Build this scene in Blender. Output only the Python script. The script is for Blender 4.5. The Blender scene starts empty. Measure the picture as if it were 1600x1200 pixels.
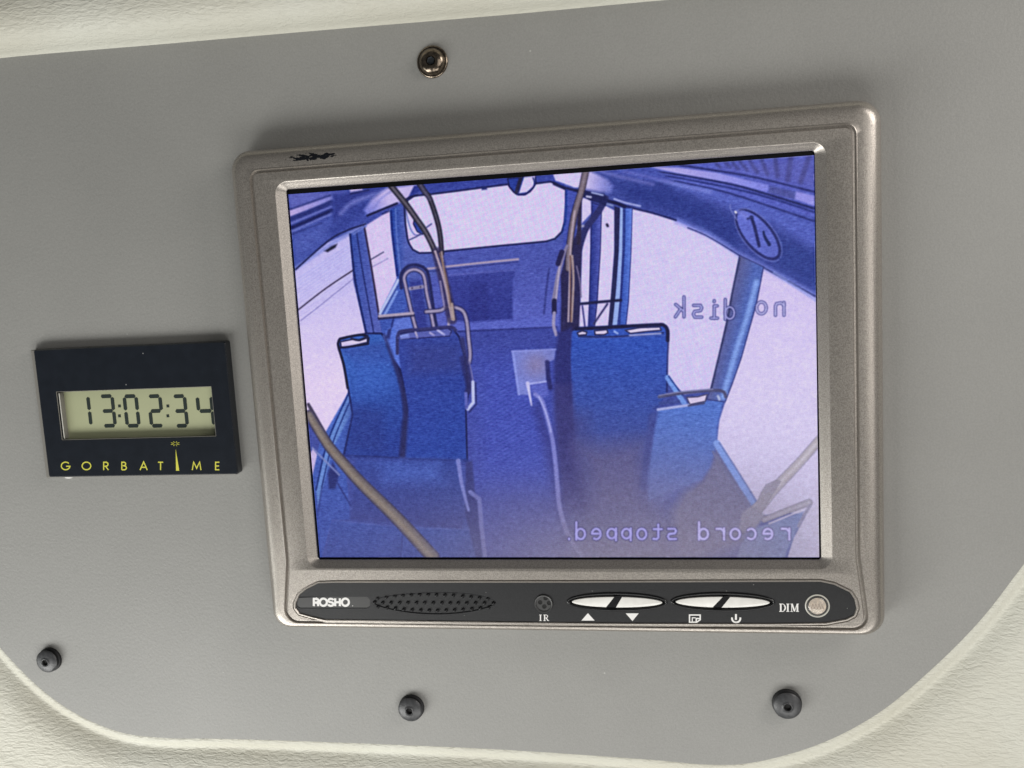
import bpy, bmesh, math, random
import numpy as np
from mathutils import Matrix, Vector
from mathutils.geometry import tessellate_polygon

random.seed(7)
rng = np.random.default_rng(7)
S = bpy.context.scene
COL = S.collection

# ------------------------------------------------------------------ camera
# plane coordinates used throughout: u right, v up, d away from the viewer (mm), origin at the middle of the screen
R = np.array([[0.98270367, -0.05721606, 0.17612444],
              [0.03278104, 0.98979976, 0.13864285],
              [-0.18226052, -0.1304713, 0.97455546]])
CAM = np.array([43.96337932, 35.77700806, -296.38108188])
F = 1508.6


def W(u, v, d):
    return Vector((u * .001, d * .001, v * .001))


cd = bpy.data.cameras.new('camera')
cam = bpy.data.objects.new('camera', cd)
COL.objects.link(cam)
S.camera = cam
cd.sensor_width = 36
cd.lens = F / 1600 * 36
cd.clip_start = .01
cd.clip_end = 50
_p = lambda a: Vector((a[0], a[2], a[1]))
rx, uy, bz = _p(R[0]), _p(R[1]), -_p(R[2])
M = Matrix(((rx.x, uy.x, bz.x), (rx.y, uy.y, bz.y), (rx.z, uy.z, bz.z))).to_4x4()
M.translation = W(*CAM)
cam.matrix_world = M

# ------------------------------------------------------------------ light: daylight through the cab windows
w = bpy.data.worlds.new('World')
S.world = w
w.use_nodes = True
bg = w.node_tree.nodes['Background']
bg.inputs[0].default_value = (.92, .97, 1.0, 1)
bg.inputs[1].default_value = .055
S.view_settings.view_transform = 'Standard'
S.view_settings.look = 'None'
S.view_settings.exposure = 0
S.view_settings.gamma = 1


def area(name, loc, target, sx, sy, power, color):
    l = bpy.data.lights.new(name, 'AREA')
    l.shape = 'RECTANGLE'
    l.size = sx
    l.size_y = sy
    l.energy = power
    l.color = color
    o = bpy.data.objects.new(name, l)
    COL.objects.link(o)
    o.location = loc
    o.rotation_euler = (Vector(target) - Vector(loc)).to_track_quat('-Z', 'Y').to_euler()
    return o


area('windscreen_light', (-.38, -.36, -.42), (-.02, 0, -.05), .4, .26, 2.9, (1, .995, .965))
area('windscreen_light', (.12, -.42, -.46), (0, 0, -.05), .45, .26, 1.7, (1, .985, .95))
area('side_window_light', (.42, -.18, .22), (.14, 0, .07), .2, .22, 1.1, (1, .955, .91))
area('cab_window_light', (.62, -.80, .02), (.1, 0, 0), .5, .6, 1.9, (1, .96, .92))
area('door_window_light', (-1.1, -.40, -.55), (-.05, 0, -.05), .5, .5, 2.4, (.97, 1, .97))

# ------------------------------------------------------------------ mapping between photograph measurements and the plane


def uv(px, py, d=0.):
    r = R.T @ np.array([(px - 800) / F, (600 - py) / F, 1.])
    q = CAM + r * ((d - CAM[2]) / r[2])
    return float(q[0]), float(q[1])


def uvs(L, d=0.):
    return [uv(a, b, d) for a, b in L]


# ------------------------------------------------------------------ materials
def mat(name, base, rough=.5, metal=0., spec=.5, coat=0., bump=None, vary=None, trans=0., emis=None, ior=None):
    m = bpy.data.materials.new(name)
    m.use_nodes = True
    nt = m.node_tree
    b = nt.nodes['Principled BSDF']
    b.inputs['Base Color'].default_value = (*base, 1)
    b.inputs['Roughness'].default_value = rough
    b.inputs['Metallic'].default_value = metal
    b.inputs['Specular IOR Level'].default_value = spec
    b.inputs['Coat Weight'].default_value = coat
    b.inputs['Coat Roughness'].default_value = .08
    b.inputs['Transmission Weight'].default_value = trans
    if ior:
        b.inputs['IOR'].default_value = ior
    tc = nt.nodes.new('ShaderNodeTexCoord')
    if vary:                                  # list of (scale, low, high): multiplies the base colour
        prev = None
        for sc, lo, hi in vary:
            n = nt.nodes.new('ShaderNodeTexNoise')
            n.inputs['Scale'].default_value = sc
            n.inputs['Detail'].default_value = 2
            nt.links.new(tc.outputs['Object'], n.inputs['Vector'])
            r = nt.nodes.new('ShaderNodeMapRange')
            r.inputs['From Min'].default_value = .3
            r.inputs['From Max'].default_value = .7
            r.inputs['To Min'].default_value = lo
            r.inputs['To Max'].default_value = hi
            nt.links.new(n.outputs['Fac'], r.inputs['Value'])
            x = nt.nodes.new('ShaderNodeVectorMath')
            x.operation = 'SCALE'
            if prev is None:
                x.inputs[0].default_value = base
            else:
                nt.links.new(prev, x.inputs[0])
            nt.links.new(r.outputs[0], x.inputs['Scale'])
            prev = x.outputs[0]
        nt.links.new(prev, b.inputs['Base Color'])
        m['out'] = 1
    if bump:
        nrm = None
        for sc, st in bump:
            n = nt.nodes.new('ShaderNodeTexNoise')
            n.inputs['Scale'].default_value = sc
            n.inputs['Detail'].default_value = 2
            nt.links.new(tc.outputs['Object'], n.inputs['Vector'])
            bp = nt.nodes.new('ShaderNodeBump')
            bp.inputs['Strength'].default_value = st
            bp.inputs['Distance'].default_value = .0003
            nt.links.new(n.outputs['Fac'], bp.inputs['Height'])
            if nrm:
                nt.links.new(nrm, bp.inputs['Normal'])
            nrm = bp.outputs[0]
        nt.links.new(nrm, b.inputs['Normal'])
    return m


M_panel = mat('grey_panel_paint', (.278, .276, .262), .50, spec=.4, bump=[(900, .25), (2600, .14)], vary=[(14, .965, 1.035), (60, .985, 1.015), (1800, .95, 1.05)])
M_metal = mat('champagne_metallic_plastic', (.35, .322, .290), .33, metal=.72, bump=[(2600, .10)], vary=[(3300, .74, 1.30), (30, .96, 1.04)])
M_groove = M_metal
M_black = mat('black_satin_plastic', (.014, .0145, .016), .42, spec=.35, bump=[(2500, .10)], vary=[(1500, .85, 1.15)])
M_badge = mat('badge_plastic', (.040, .040, .040), .40, bump=[(2500, .06)])
M_rim = mat('gloss_black_rim', (.012, .012, .013), .18)
M_border = mat('screen_border_black', (.004, .004, .005), .25)
M_white = mat('white_button_plastic', (.80, .79, .75), .35, vary=[(500, .95, 1.03)])
M_print = mat('white_print', (.80, .79, .77), .6)
M_hole = mat('hole_black', (.004, .004, .004), .8)
M_case = mat('clock_case_black', (.012, .015, .021), .22, coat=.2, vary=[(250, .9, 1.1)], bump=[(60, .05)])
M_edge = mat('clock_edge_grey', (.22, .21, .19), .35)
M_lcdglass = mat('lcd_green', (.40, .42, .26), .35, vary=[(60, .96, 1.04)])
M_lcdedge = mat('lcd_glass_edge', (.62, .61, .55), .25)
M_seg = mat('lcd_segment', (.020, .030, .027), .6, spec=.2)
M_yellow = mat('yellow_print', (.62, .60, .06), .55)
M_rubber = mat('black_bolt_plastic', (.050, .051, .054), .38, bump=[(1500, .15)], vary=[(900, .8, 1.25)])
M_washer = mat('black_rubber_washer', (.008, .008, .009), .6)
M_bronze = mat('browned_steel', (.16, .13, .10), .20, metal=.9, bump=[(500, .35)], vary=[(700, .55, 1.5)])
M_socket = mat('socket_steel', (.10, .11, .12), .3, metal=.8)
M_sensor = mat('clear_sensor_resin', (.93, .90, .85), .05, trans=.9, ior=1.45)
M_sensor_in = mat('sensor_core', (.85, .74, .64), .4, vary=[(1500, .8, 1.15)])
M_chip = mat('adhesive_residue', (.75, .74, .72), .4)

def dust(m, scale, size, col, amount=.8):
    nt_ = m.node_tree
    b_ = nt_.nodes['Principled BSDF']
    tc_ = nt_.nodes.new('ShaderNodeTexCoord')
    v = nt_.nodes.new('ShaderNodeTexVoronoi')
    v.inputs['Scale'].default_value = scale
    nt_.links.new(tc_.outputs['Object'], v.inputs['Vector'])
    lt = nt_.nodes.new('ShaderNodeMath')
    lt.operation = 'LESS_THAN'
    lt.inputs[1].default_value = size
    nt_.links.new(v.outputs['Distance'], lt.inputs[0])
    g = nt_.nodes.new('ShaderNodeSeparateColor')
    nt_.links.new(v.outputs['Color'], g.inputs[0])
    gt = nt_.nodes.new('ShaderNodeMath')
    gt.operation = 'GREATER_THAN'
    gt.inputs[1].default_value = .55
    nt_.links.new(g.outputs[0], gt.inputs[0])
    mu = nt_.nodes.new('ShaderNodeMath')
    mu.operation = 'MULTIPLY'
    nt_.links.new(lt.outputs[0], mu.inputs[0])
    nt_.links.new(gt.outputs[0], mu.inputs[1])
    m2 = nt_.nodes.new('ShaderNodeMath')
    m2.operation = 'MULTIPLY'
    m2.inputs[1].default_value = amount
    nt_.links.new(mu.outputs[0], m2.inputs[0])
    mx_ = nt_.nodes.new('ShaderNodeMix')
    mx_.data_type = 'RGBA'
    nt_.links.new(m2.outputs[0], mx_.inputs[0])
    nt_.links.new(b_.inputs['Base Color'].links[0].from_socket, mx_.inputs[6])
    mx_.inputs[7].default_value = (*col, 1)
    nt_.links.new(mx_.outputs[2], b_.inputs['Base Color'])


dust(M_panel, 75, .022, (.5, .5, .47), .6)
dust(M_case, 160, .035, (.30, .30, .30), .8)
dust(M_black, 260, .04, (.30, .30, .29), .6)

# scuff of missing paint on the upper left of the housing: a worn patch in the metallic paint
M_housing = M_metal.copy()
M_housing.name = 'champagne_metallic_plastic_scuffed'
nt = M_housing.node_tree
b = nt.nodes['Principled BSDF']
tc = [n for n in nt.nodes if n.type == 'TEX_COORD'][0]
sx = nt.nodes.new('ShaderNodeSeparateXYZ')
nt.links.new(tc.outputs['Object'], sx.inputs[0])


def math_(op, a, bb, c=None):
    n = nt.nodes.new('ShaderNodeMath')
    n.operation = op
    for i, q in enumerate((a, bb, c)):
        if q is None:
            continue
        if isinstance(q, (int, float)):
            n.inputs[i].default_value = q
        else:
            nt.links.new(q, n.inputs[i])
    return n.outputs[0]


s0, s1 = uv(445, 247, -1), uv(541, 243, -1)
cu, cv = (s0[0] + s1[0]) / 2000, (s0[1] + s1[1]) / 2000
ex = math_('DIVIDE', math_('SUBTRACT', sx.outputs[0], cu), .0105)
ez = math_('DIVIDE', math_('SUBTRACT', sx.outputs[2], cv + .005), .00125)
rr = math_('ADD', math_('MULTIPLY', ex, ex), math_('MULTIPLY', ez, ez))
mp = nt.nodes.new('ShaderNodeMapping')
mp.inputs['Rotation'].default_value = (0, math.radians(-35), 0)
mp.inputs['Scale'].default_value = (.7, 1, 2.4)
nt.links.new(tc.outputs['Object'], mp.inputs[0])
nz = nt.nodes.new('ShaderNodeTexNoise')
nz.inputs['Scale'].default_value = 800
nz.inputs['Detail'].default_value = 3
nt.links.new(mp.outputs[0], nz.inputs['Vector'])
msk = math_('GREATER_THAN', math_('SUBTRACT', math_('MULTIPLY', nz.outputs['Fac'], 3.4), rr), 1.18)
mx = nt.nodes.new('ShaderNodeMix')
mx.data_type = 'RGBA'
src = b.inputs['Base Color'].links[0].from_socket
nt.links.new(msk, mx.inputs[0])
nt.links.new(src, mx.inputs[6])
mx.inputs[7].default_value = (.006, .007, .01, 1)
nt.links.new(mx.outputs[2], b.inputs['Base Color'])
nt.links.new(math_('SUBTRACT', .62, math_('MULTIPLY', msk, .6)), b.inputs['Metallic'])

# grained cream leathercloth
M_cream = bpy.data.materials.new('cream_grained_vinyl')
M_cream.use_nodes = True
nt = M_cream.node_tree
b = nt.nodes['Principled BSDF']
b.inputs['Roughness'].default_value = .48
b.inputs['Specular IOR Level'].default_value = .35
tc = nt.nodes.new('ShaderNodeTexCoord')
mp = nt.nodes.new('ShaderNodeMapping')
mp.inputs['Scale'].default_value = (.45, 1, 1.35)
mp.inputs['Rotation'].default_value = (0, math.radians(4), 0)
nt.links.new(tc.outputs['Object'], mp.inputs[0])
nz = nt.nodes.new('ShaderNodeTexNoise')
nz.inputs['Scale'].default_value = 760
nz.inputs['Detail'].default_value = 3.5
nz.inputs['Roughness'].default_value = .55
nz.inputs['Distortion'].default_value = .6
nt.links.new(mp.outputs[0], nz.inputs['Vector'])
nz2 = nt.nodes.new('ShaderNodeTexNoise')
nz2.inputs['Scale'].default_value = 1500
nt.links.new(tc.outputs['Object'], nz2.inputs['Vector'])
hgt = math_('ADD', math_('MULTIPLY', nz.outputs['Fac'], 1.0), math_('MULTIPLY', nz2.outputs['Fac'], .08))
bp = nt.nodes.new('ShaderNodeBump')
bp.inputs['Strength'].default_value = .5
bp.inputs['Distance'].default_value = .0011
nt.links.new(hgt, bp.inputs['Height'])
nt.links.new(bp.outputs[0], b.inputs['Normal'])
nz3 = nt.nodes.new('ShaderNodeTexNoise')
nz3.inputs['Scale'].default_value = 25
nt.links.new(tc.outputs['Object'], nz3.inputs['Vector'])
cr = nt.nodes.new('ShaderNodeValToRGB')
cr.color_ramp.elements[0].position = .35
cr.color_ramp.elements[0].color = (.57, .556, .475, 1)
cr.color_ramp.elements[1].position = .65
cr.color_ramp.elements[1].color = (.61, .605, .53, 1)
nt.links.new(nz3.outputs['Fac'], cr.inputs[0])
nt.links.new(cr.outputs[0], b.inputs['Base Color'])

# ------------------------------------------------------------------ mesh helpers


class MB:
    def __init__(self):
        self.v = []
        self.f = []

    def add(self, vs, fs):
        o = len(self.v)
        self.v += [tuple(q) for q in vs]
        self.f += [tuple(i + o for i in f) for f in fs]

    def loft(self, rings, cap=False, closed=True):
        n = len(rings[0])
        vs = [p for r in rings for p in r]
        fs = []
        for k in range(len(rings) - 1):
            for i in range(n if closed else n - 1):
                j = (i + 1) % n
                fs.append((k * n + i, k * n + j, (k + 1) * n + j, (k + 1) * n + i))
        if cap:
            fs.append(tuple((len(rings) - 1) * n + i for i in range(n)))
        self.add(vs, fs)

    def flat(self, loops, d):
        L = [[Vector((p[0], p[1], 0)) for p in lp] for lp in loops]
        tr = tessellate_polygon(L)
        vs = [(p[0], p[1], d) for lp in loops for p in lp]
        self.add(vs, [t for t in tr])

    def prism(self, pts, d0, d1, bev=0.):
        r = [[(p[0], p[1], d0) for p in pts]]
        if bev:
            inn = offset(pts, -bev)
            r.append([(p[0], p[1], d1 + bev * .6) for p in pts])
            r.append([(p[0], p[1], d1) for p in inn])
            self.loft(r)
            self.flat([inn], d1)
        else:
            r.append([(p[0], p[1], d1) for p in pts])
            self.loft(r)
            self.flat([pts], d1)

    def build(self, name, m, parent=None, smooth=30, label=None, kind=None):
        # meshes are written relative to the origin of their thing
        base = Vector(parent['_o']) if parent is not None and '_o' in parent else Vector((0, 0, 0))
        if parent is not None and parent.type == 'MESH':
            base = Vector(parent['_o'])
        me = bpy.data.meshes.new(name)
        me.from_pydata([tuple(W(*p) - base) for p in self.v], [], self.f)
        me.validate()
        bm = bmesh.new()
        bm.from_mesh(me)
        bmesh.ops.remove_doubles(bm, verts=bm.verts, dist=2e-7)
        bmesh.ops.recalc_face_normals(bm, faces=bm.faces)
        bm.to_mesh(me)
        bm.free()
        me.materials.append(m)
        me.polygons.foreach_set('use_smooth', [True] * len(me.polygons))
        me.set_sharp_from_angle(angle=math.radians(smooth))
        o = bpy.data.objects.new(name, me)
        COL.objects.link(o)
        o['_o'] = tuple(base)
        if parent is not None:
            o.parent = parent
        if label:
            o['label'] = label
        if kind:
            o['kind'] = kind
        return o


def thing(name, u, v, d, label, cat, group=None):
    o = bpy.data.objects.new(name, None)
    o.empty_display_size = .01
    COL.objects.link(o)
    o.location = W(u, v, d)
    o['_o'] = tuple(o.location)
    o['label'] = label
    o['category'] = cat
    if group:
        o['group'] = group
    return o


def offset(pts, k):
    """offset a closed contour outwards by k (inwards when negative)"""
    n = len(pts)
    ar = sum(pts[i][0] * pts[(i + 1) % n][1] - pts[(i + 1) % n][0] * pts[i][1] for i in range(n))
    sg = 1 if ar > 0 else -1
    out = []
    for i in range(n):
        a, b_, c = np.array(pts[i - 1]), np.array(pts[i]), np.array(pts[(i + 1) % n])
        e1, e2 = b_ - a, c - b_
        e1 = e1 / (np.linalg.norm(e1) + 1e-12)
        e2 = e2 / (np.linalg.norm(e2) + 1e-12)
        n1 = np.array([e1[1], -e1[0]]) * sg
        n2 = np.array([e2[1], -e2[0]]) * sg
        h = n1 + n2
        h = h / (np.linalg.norm(h) + 1e-12)
        q = b_ + h * k / max(.5, float(h @ n1))
        out.append((float(q[0]), float(q[1])))
    return out


def roundpoly(C, rad, seg=8, side=6):
    """closed contour through corners C with radii rad; the same number of points whatever the shape"""
    n = len(C)
    out = []
    arcs = []
    for i in range(n):
        p, a, b_ = np.array(C[i], float), np.array(C[i - 1], float), np.array(C[(i + 1) % n], float)
        r = rad[i] if hasattr(rad, '__len__') else rad
        d1 = (a - p) / np.linalg.norm(a - p)
        d2 = (b_ - p) / np.linalg.norm(b_ - p)
        ang = math.acos(max(-1, min(1, float(d1 @ d2))))
        t = r / math.tan(ang / 2) if ang < 3.1 else r * .3
        t = min(t, .48 * np.linalg.norm(a - p), .48 * np.linalg.norm(b_ - p))
        s, e = p + d1 * t, p + d2 * t
        pts = []
        for k in range(seg + 1):
            q = k / seg
            # circular arc approximated by a rational quadratic
            wq = math.sin(ang / 2)
            den = (1 - q) ** 2 + 2 * wq * q * (1 - q) + q * q
            pts.append(((1 - q) ** 2 * s + 2 * wq * q * (1 - q) * p + q * q * e) / den)
        arcs.append(pts)
    for i in range(n):
        out += arcs[i]
        s, e = arcs[i][-1], arcs[(i + 1) % n][0]
        for k in range(1, side):
            out.append(s + (e - s) * k / side)
    return [(float(p[0]), float(p[1])) for p in out]


def catmull(P, n=10, closed=False):
    P = [np.array(p, float) for p in P]
    m = len(P)
    out = []
    for i in range(m if closed else m - 1):
        if closed:
            a, b_, c, d_ = P[i - 1], P[i], P[(i + 1) % m], P[(i + 2) % m]
        else:
            a, b_, c, d_ = P[max(i - 1, 0)], P[i], P[i + 1], P[min(i + 2, m - 1)]
        for k in range(n):
            t = k / n
            out.append(.5 * ((2 * b_) + (c - a) * t + (2 * a - 5 * b_ + 4 * c - d_) * t * t + (-a + 3 * b_ - 3 * c + d_) * t ** 3))
    if not closed:
        out.append(P[-1])
    return [tuple(map(float, p)) for p in out]


def ellipse(cx, cy, a, b_, n=48, rot=0.):
    c, s = math.cos(rot), math.sin(rot)
    return [(cx + a * math.cos(t) * c - b_ * math.sin(t) * s, cy + a * math.cos(t) * s + b_ * math.sin(t) * c)
            for t in (2 * math.pi * k / n for k in range(n))]


def at_d(pts, d):
    return [(p[0], p[1], d) for p in pts]


def lathe(mb, cx, cy, prof, n=40):
    mb.loft([at_d(ellipse(cx, cy, max(r, 1e-4), max(r, 1e-4), n), d) for r, d in prof])


_st = [0]


def ribbon(mb, P, wd, d, h=.05, closed=False):
    """flat printed stroke: mitred ribbon of width wd along P"""
    _st[0] = (_st[0] + 1) % 9
    d = d - _st[0] * .004
    P = [np.array(p, float) for p in P]
    n = len(P)
    L, Rr = [], []
    for i in range(n):
        if closed:
            e1 = P[i] - P[i - 1]
            e2 = P[(i + 1) % n] - P[i]
        else:
            e1 = P[i] - P[i - 1] if i else P[1] - P[0]
            e2 = P[i + 1] - P[i] if i < n - 1 else e1
        e1 = e1 / (np.linalg.norm(e1) + 1e-9)
        e2 = e2 / (np.linalg.norm(e2) + 1e-9)
        n1 = np.array([-e1[1], e1[0]])
        n2 = np.array([-e2[1], e2[0]])
        hh = n1 + n2
        hh = hh / (np.linalg.norm(hh) + 1e-9)
        k = wd / 2 / max(.45, float(hh @ n1))
        L.append(P[i] + hh * k)
        Rr.append(P[i] - hh * k)
    if closed:
        mb.loft([at_d(L, d), at_d(L, d - h), at_d(Rr, d - h), at_d(Rr, d)])
    else:
        lp = L + Rr[::-1]
        m = len(lp)
        vs = at_d(L, d - h) + at_d(Rr, d - h)
        fs = [(i, i + 1, n + i + 1, n + i) for i in range(n - 1)]
        mb.add(vs, fs)
        mb.loft([at_d(lp, d), at_d(lp, d - h)])


def arc(cx, cy, rx_, ry_, a0, a1, n=14):
    return [(cx + rx_ * math.cos(math.radians(a0 + (a1 - a0) * k / n)), cy + ry_ * math.sin(math.radians(a0 + (a1 - a0) * k / n))) for k in range(n + 1)]


# plain sans strokes in a box one unit high: (strokes, advance)
SANS = {
    'R': [[(.08, 0), (.08, 1)], [(.0, .93), (.32, .93)] + arc(.32, .69, .24, .24, 90, -90) + [(.0, .45)], [(.32, .45), (.5, .36), (.53, .0)]],
    'O': [arc(.40, .5, .36, .46, 0, 360, 30)],
    'S': [arc(.32, .715, .25, .225, 10, 250, 14)[:-1] + arc(.31, .27, .27, .225, 75, -170, 16)],
    'H': [[(.08, 0), (.08, 1)], [(.56, 0), (.56, 1)], [(.08, .5), (.56, .5)]],
}
GEO = {
    'G': [arc(.5, .5, .46, .46, 42, 355, 24) + [(.55, .46)]],
    'O': [arc(.5, .5, .46, .46, 0, 360, 30)],
    'R': [[(.1, 0), (.1, .95), (.34, .95)] + arc(.34, .71, .22, .24, 90, -90) + [(.14, .47)], [(.3, .47), (.6, .0)]],
    'B': [[(.1, .03), (.1, .95), (.32, .95)] + arc(.32, .74, .19, .21, 90, -90) + [(.12, .53)], [(.32, .51)] + arc(.34, .27, .24, .24, 90, -90) + [(.1, .03)]],
    'A': [[(0.02, 0), (.4, 1), (.78, 0)], [(.17, .34), (.63, .34)]],
    'T': [[(.25, 0), (.25, .95)], [(-.02, .95), (.52, .95)]],
    'M': [[(0, 0), (.14, .98), (.46, .22), (.78, .98), (.92, 0)]],
    'E': [[(.5, .95), (.1, .95), (.1, .04), (.5, .04)], [(.1, .5), (.47, .5)]],
}
SERIF = {
    'I': [([(.2, 0), (.2, 1)], .20), ([(0, .035), (.4, .035)], .07), ([(0, .965), (.4, .965)], .07)],
    'R': [([(.2, 0), (.2, 1)], .20), ([(0, .035), (.4, .035)], .07), ([(0, .965), (.38, .965)] + arc(.42, .73, .22, .235, 90, -90) + [(.3, .495)], .09),
          ([(.62, .9), (.66, .73), (.62, .58)], .12), ([(.42, .5), (.72, .06)], .17), ([(.66, .035), (.9, .035)], .07)],
    'D': [([(.2, 0), (.2, 1)], .20), ([(0, .965), (.38, .965)] + arc(.40, .5, .38, .465, 90, -90) + [(0, .035)], .09), (arc(.38, .5, .40, .38, 50, -50), .17)],
    'M': [([(.16, 0), (.16, 1)], .09), ([(0, .035), (.32, .035)], .07), ([(0, .965), (.22, .965)], .07), ([(.2, 1), (.52, .08)], .19), ([(.52, .02), (.86, 1)], .08),
          ([(.9, 0), (.9, 1)], .20), ([(.72, .035), (1.1, .035)], .07), ([(.86, .965), (1.08, .965)], .07)],
}

# ------------------------------------------------------------------ the place: grey panel and the cream moulding around it
DP = 9.0        # depth of the grey panel

lower = [(-233, -60), (-224, -84), (-214, -98.3), (-200, -113.4), (-185.3, -123.8), (-168, -130.4), (-150, -132), (-127, -131.5), (-90, -131.3), (-29.5, -131.6), (23, -133.2),
         (45, -134.3), (60.6, -132.8), (80.8, -125.8), (98.6, -115), (114, -100.7), (128.9, -83.8), (141.5, -65.4), (156, -44), (170, -16), (182, 20), (186, 60),
         (178, 92), (150, 106), (110, 108.5), (66, 109.3), (32.7, 109.9), (-6.5, 110.3), (-68.8, 111.5), (-124.4, 112.4), (-184, 113.4), (-220, 112), (-244, 100), (-254, 70), (-252, 20), (-244, -25)]
hole = catmull(lower, 10, True)
nh = len(hole)
nrm = []
for i in range(nh):
    a, b_ = np.array(hole[i - 3]), np.array(hole[(i + 3) % nh])
    e = (b_ - a) / np.linalg.norm(b_ - a)
    nrm.append((e[1], -e[0]))           # contour runs anticlockwise: outward normal
# profiles (distance from the opening, depth)
PLO = [(-1.2, 10.2), (-.6, 9.6), (0, 9.12), (.7, 8.98), (1.5, 9.1), (2.3, 9.5), (3.1, 10.0), (3.8, 10.3), (4.6, 10.3), (5.6, 9.8), (7, 8.9), (9, 7.8), (12, 6.6), (16, 5.8), (21, 5.2), (28, 4.6), (40, 4.0), (110, 5)]
PHI = [(-.9, 9.4), (-.6, 8.9), (-.1, 8.0), (.3, 6.8), (.6, 5.4), (1.1, 3.8), (1.9, 2.2), (3.0, .7), (4.6, -.6), (6.8, -1.6), (9.5, -2.2), (12.5, -2.3), (16, -1.8), (20, -.7), (26, 1.5), (36, 6), (55, 14), (110, 40)]


def smoothcurve(P):
    return [(q[0], q[1]) for q in catmull(P, 4)]


pl, ph = smoothcurve(PLO), smoothcurve(PHI)
rings = []
for (s0_, d0_), (s1_, d1_) in zip(pl, ph):
    ring = []
    for i in range(nh):
        k = (hole[i][1] + 20) / 80
        k = max(0, min(1, k))
        k = k * k * (3 - 2 * k)
        s_, d_ = s0_ * (1 - k) + s1_ * k, d0_ * (1 - k) + d1_ * k
        ring.append((hole[i][0] + nrm[i][0] * s_, hole[i][1] + nrm[i][1] * s_, d_))
    rings.append(ring)
mb = MB()
mb.loft(rings)
lin = mb.build('cabin_lining', M_cream, smooth=80, kind='structure')

mb = MB()
out_ = []
for i in range(nh):
    k = max(0, min(1, (hole[i][1] + 20) / 80)) * 2.2
    out_.append((hole[i][0] + nrm[i][0] * k, hole[i][1] + nrm[i][1] * k))
mb.flat([out_], DP)
mb.loft([at_d(out_, DP), at_d(out_, DP + 1.0)])
pan = mb.build('mounting_panel', M_panel)
pan['label'] = 'smooth matt grey panel carrying the monitor and clock inside the cream padded surround'
pan['category'] = 'panel'

# ------------------------------------------------------------------ the monitor
mon = thing('monitor', 0, -5, DP, 'champagne metallic rear-view monitor showing a blue picture of empty bus seats', 'monitor')
FD = -1.75      # depth of the front face
outC = [(-100, 74.5), (-99.9, -62), (-99.6, -85.2), (100, -85.2), (100, -60), (100, 74.5)]
groC = [(-92.4, 67.9), (-91.7, -62), (-94.6, -82.9), (94.9, -82.9), (92.2, -60), (92.5, 67.9)]
out0 = roundpoly(outC, [6.5, 30, 5.5, 6, 30, 6.5])
gro0 = roundpoly(groC, [3.2, 40, 4.5, 4.5, 40, 3.2])


def mix(t, d):
    return [(a[0] * (1 - t) + b_[0] * t, a[1] * (1 - t) + b_[1] * t, d) for a, b_ in zip(out0, gro0)]


prof = [(0.03, DP + .2), (0.0, 5), (0.0, 3.2), (.02, 2.0), (.07, .9), (.14, .1), (.23, -.6), (.34, -1.15), (.47, -1.5), (.62, -1.7), (.8, -1.76), (.965, -1.76), (1.0, -1.93)]
ringA = [mix(t, d) for t, d in prof]
g1, g2, g3 = offset(gro0, -.28), offset(gro0, -.98), offset(gro0, -1.26)
ringA += [at_d(g1, -1.05), at_d(g2, -1.15), at_d(g3, FD)]
mb = MB()
mb.loft(ringA)
# control strip contour from measurements
strip_px = [(463, 942), (468, 930), (479, 921), (497, 912), (520, 911), (900, 911), (1282, 909.5), (1303, 914), (1328, 926), (1335, 937), (1338, 950), (1334, 961), (1322, 967), (1290, 973), (1200, 974.3),
            (1000, 973.8), (840, 972.6), (620, 970.0), (510, 968.6), (486, 963), (468, 958), (462, 950)]
st = uvs(strip_px, FD)
stc = roundpoly(st[::-1], .9, 4, 3)
bevO = roundpoly([(-84.3, 63.6), (-84.3, -63.7), (84.4, -63.7), (84.4, 63.4)], 4.2, 8, 10)
bevI = roundpoly([(-81.15, 61.15), (-81.15, -61.2), (81.25, -61.2), (81.25, 61.15)], 1.0, 8, 10)
holeS = offset(stc, 1.05)
mb.flat([g3, bevO, holeS], FD)
mixb = lambda t, d: [(a[0] * (1 - t) + c[0] * t, a[1] * (1 - t) + c[1] * t, d) for a, c in zip(bevO, bevI)]
mb.loft([at_d(bevO, FD), mixb(.05, FD + .05), mixb(.13, FD + .24), mixb(.5, -.9), mixb(.9, -.12), mixb(.98, .05), at_d(bevI, .14)])
mb.loft([at_d(holeS, FD), at_d(offset(stc, .9), FD + .35), at_d(offset(stc, .75), FD + .35), at_d(offset(stc, .6), FD - .12), at_d(offset(stc, .25), FD - .14), at_d(offset(stc, .05), FD + .1), at_d(offset(stc, 0), FD + 1.3)])
housing = mb.build('housing', M_housing, mon, smooth=32)

mb = MB()
mb.loft([at_d(offset(bevI, .5), .16), at_d(offset(bevI, -.06), .16), at_d(offset(bevI, -.10), 1.2)])
mb.flat([offset(bevI, .6)], 1.1)
mb.build('screen_border', M_border, mon)

# ---- the picture on the screen, drawn shape by shape in code
DS = 1.0
lit = uvs([(450.6, 303.8), (1271.7, 242.4), (1280, 870.8), (500, 870.6)], DS)
UL, UR = (lit[0][0] + lit[3][0]) / 2, (lit[1][0] + lit[2][0]) / 2
VT, VB = (lit[0][1] + lit[1][1]) / 2, (lit[2][1] + lit[3][1]) / 2
TW, TH = 1120, 830
uu = UL + (np.arange(TW) + .5) / TW * (UR - UL)
vv = VB + (np.arange(TH) + .5) / TH * (VT - VB)
U_, V_ = np.meshgrid(uu, vv)
q = np.stack([U_ - CAM[0], V_ - CAM[1], np.full_like(U_, DS - CAM[2])], -1) @ R.T
X = 800 + F * q[..., 0] / q[..., 2]
Y = 600 - F * q[..., 1] / q[..., 2]
IMG = np.zeros((TH, TW, 3))
IMG[:] = (70, 80, 165)


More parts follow.
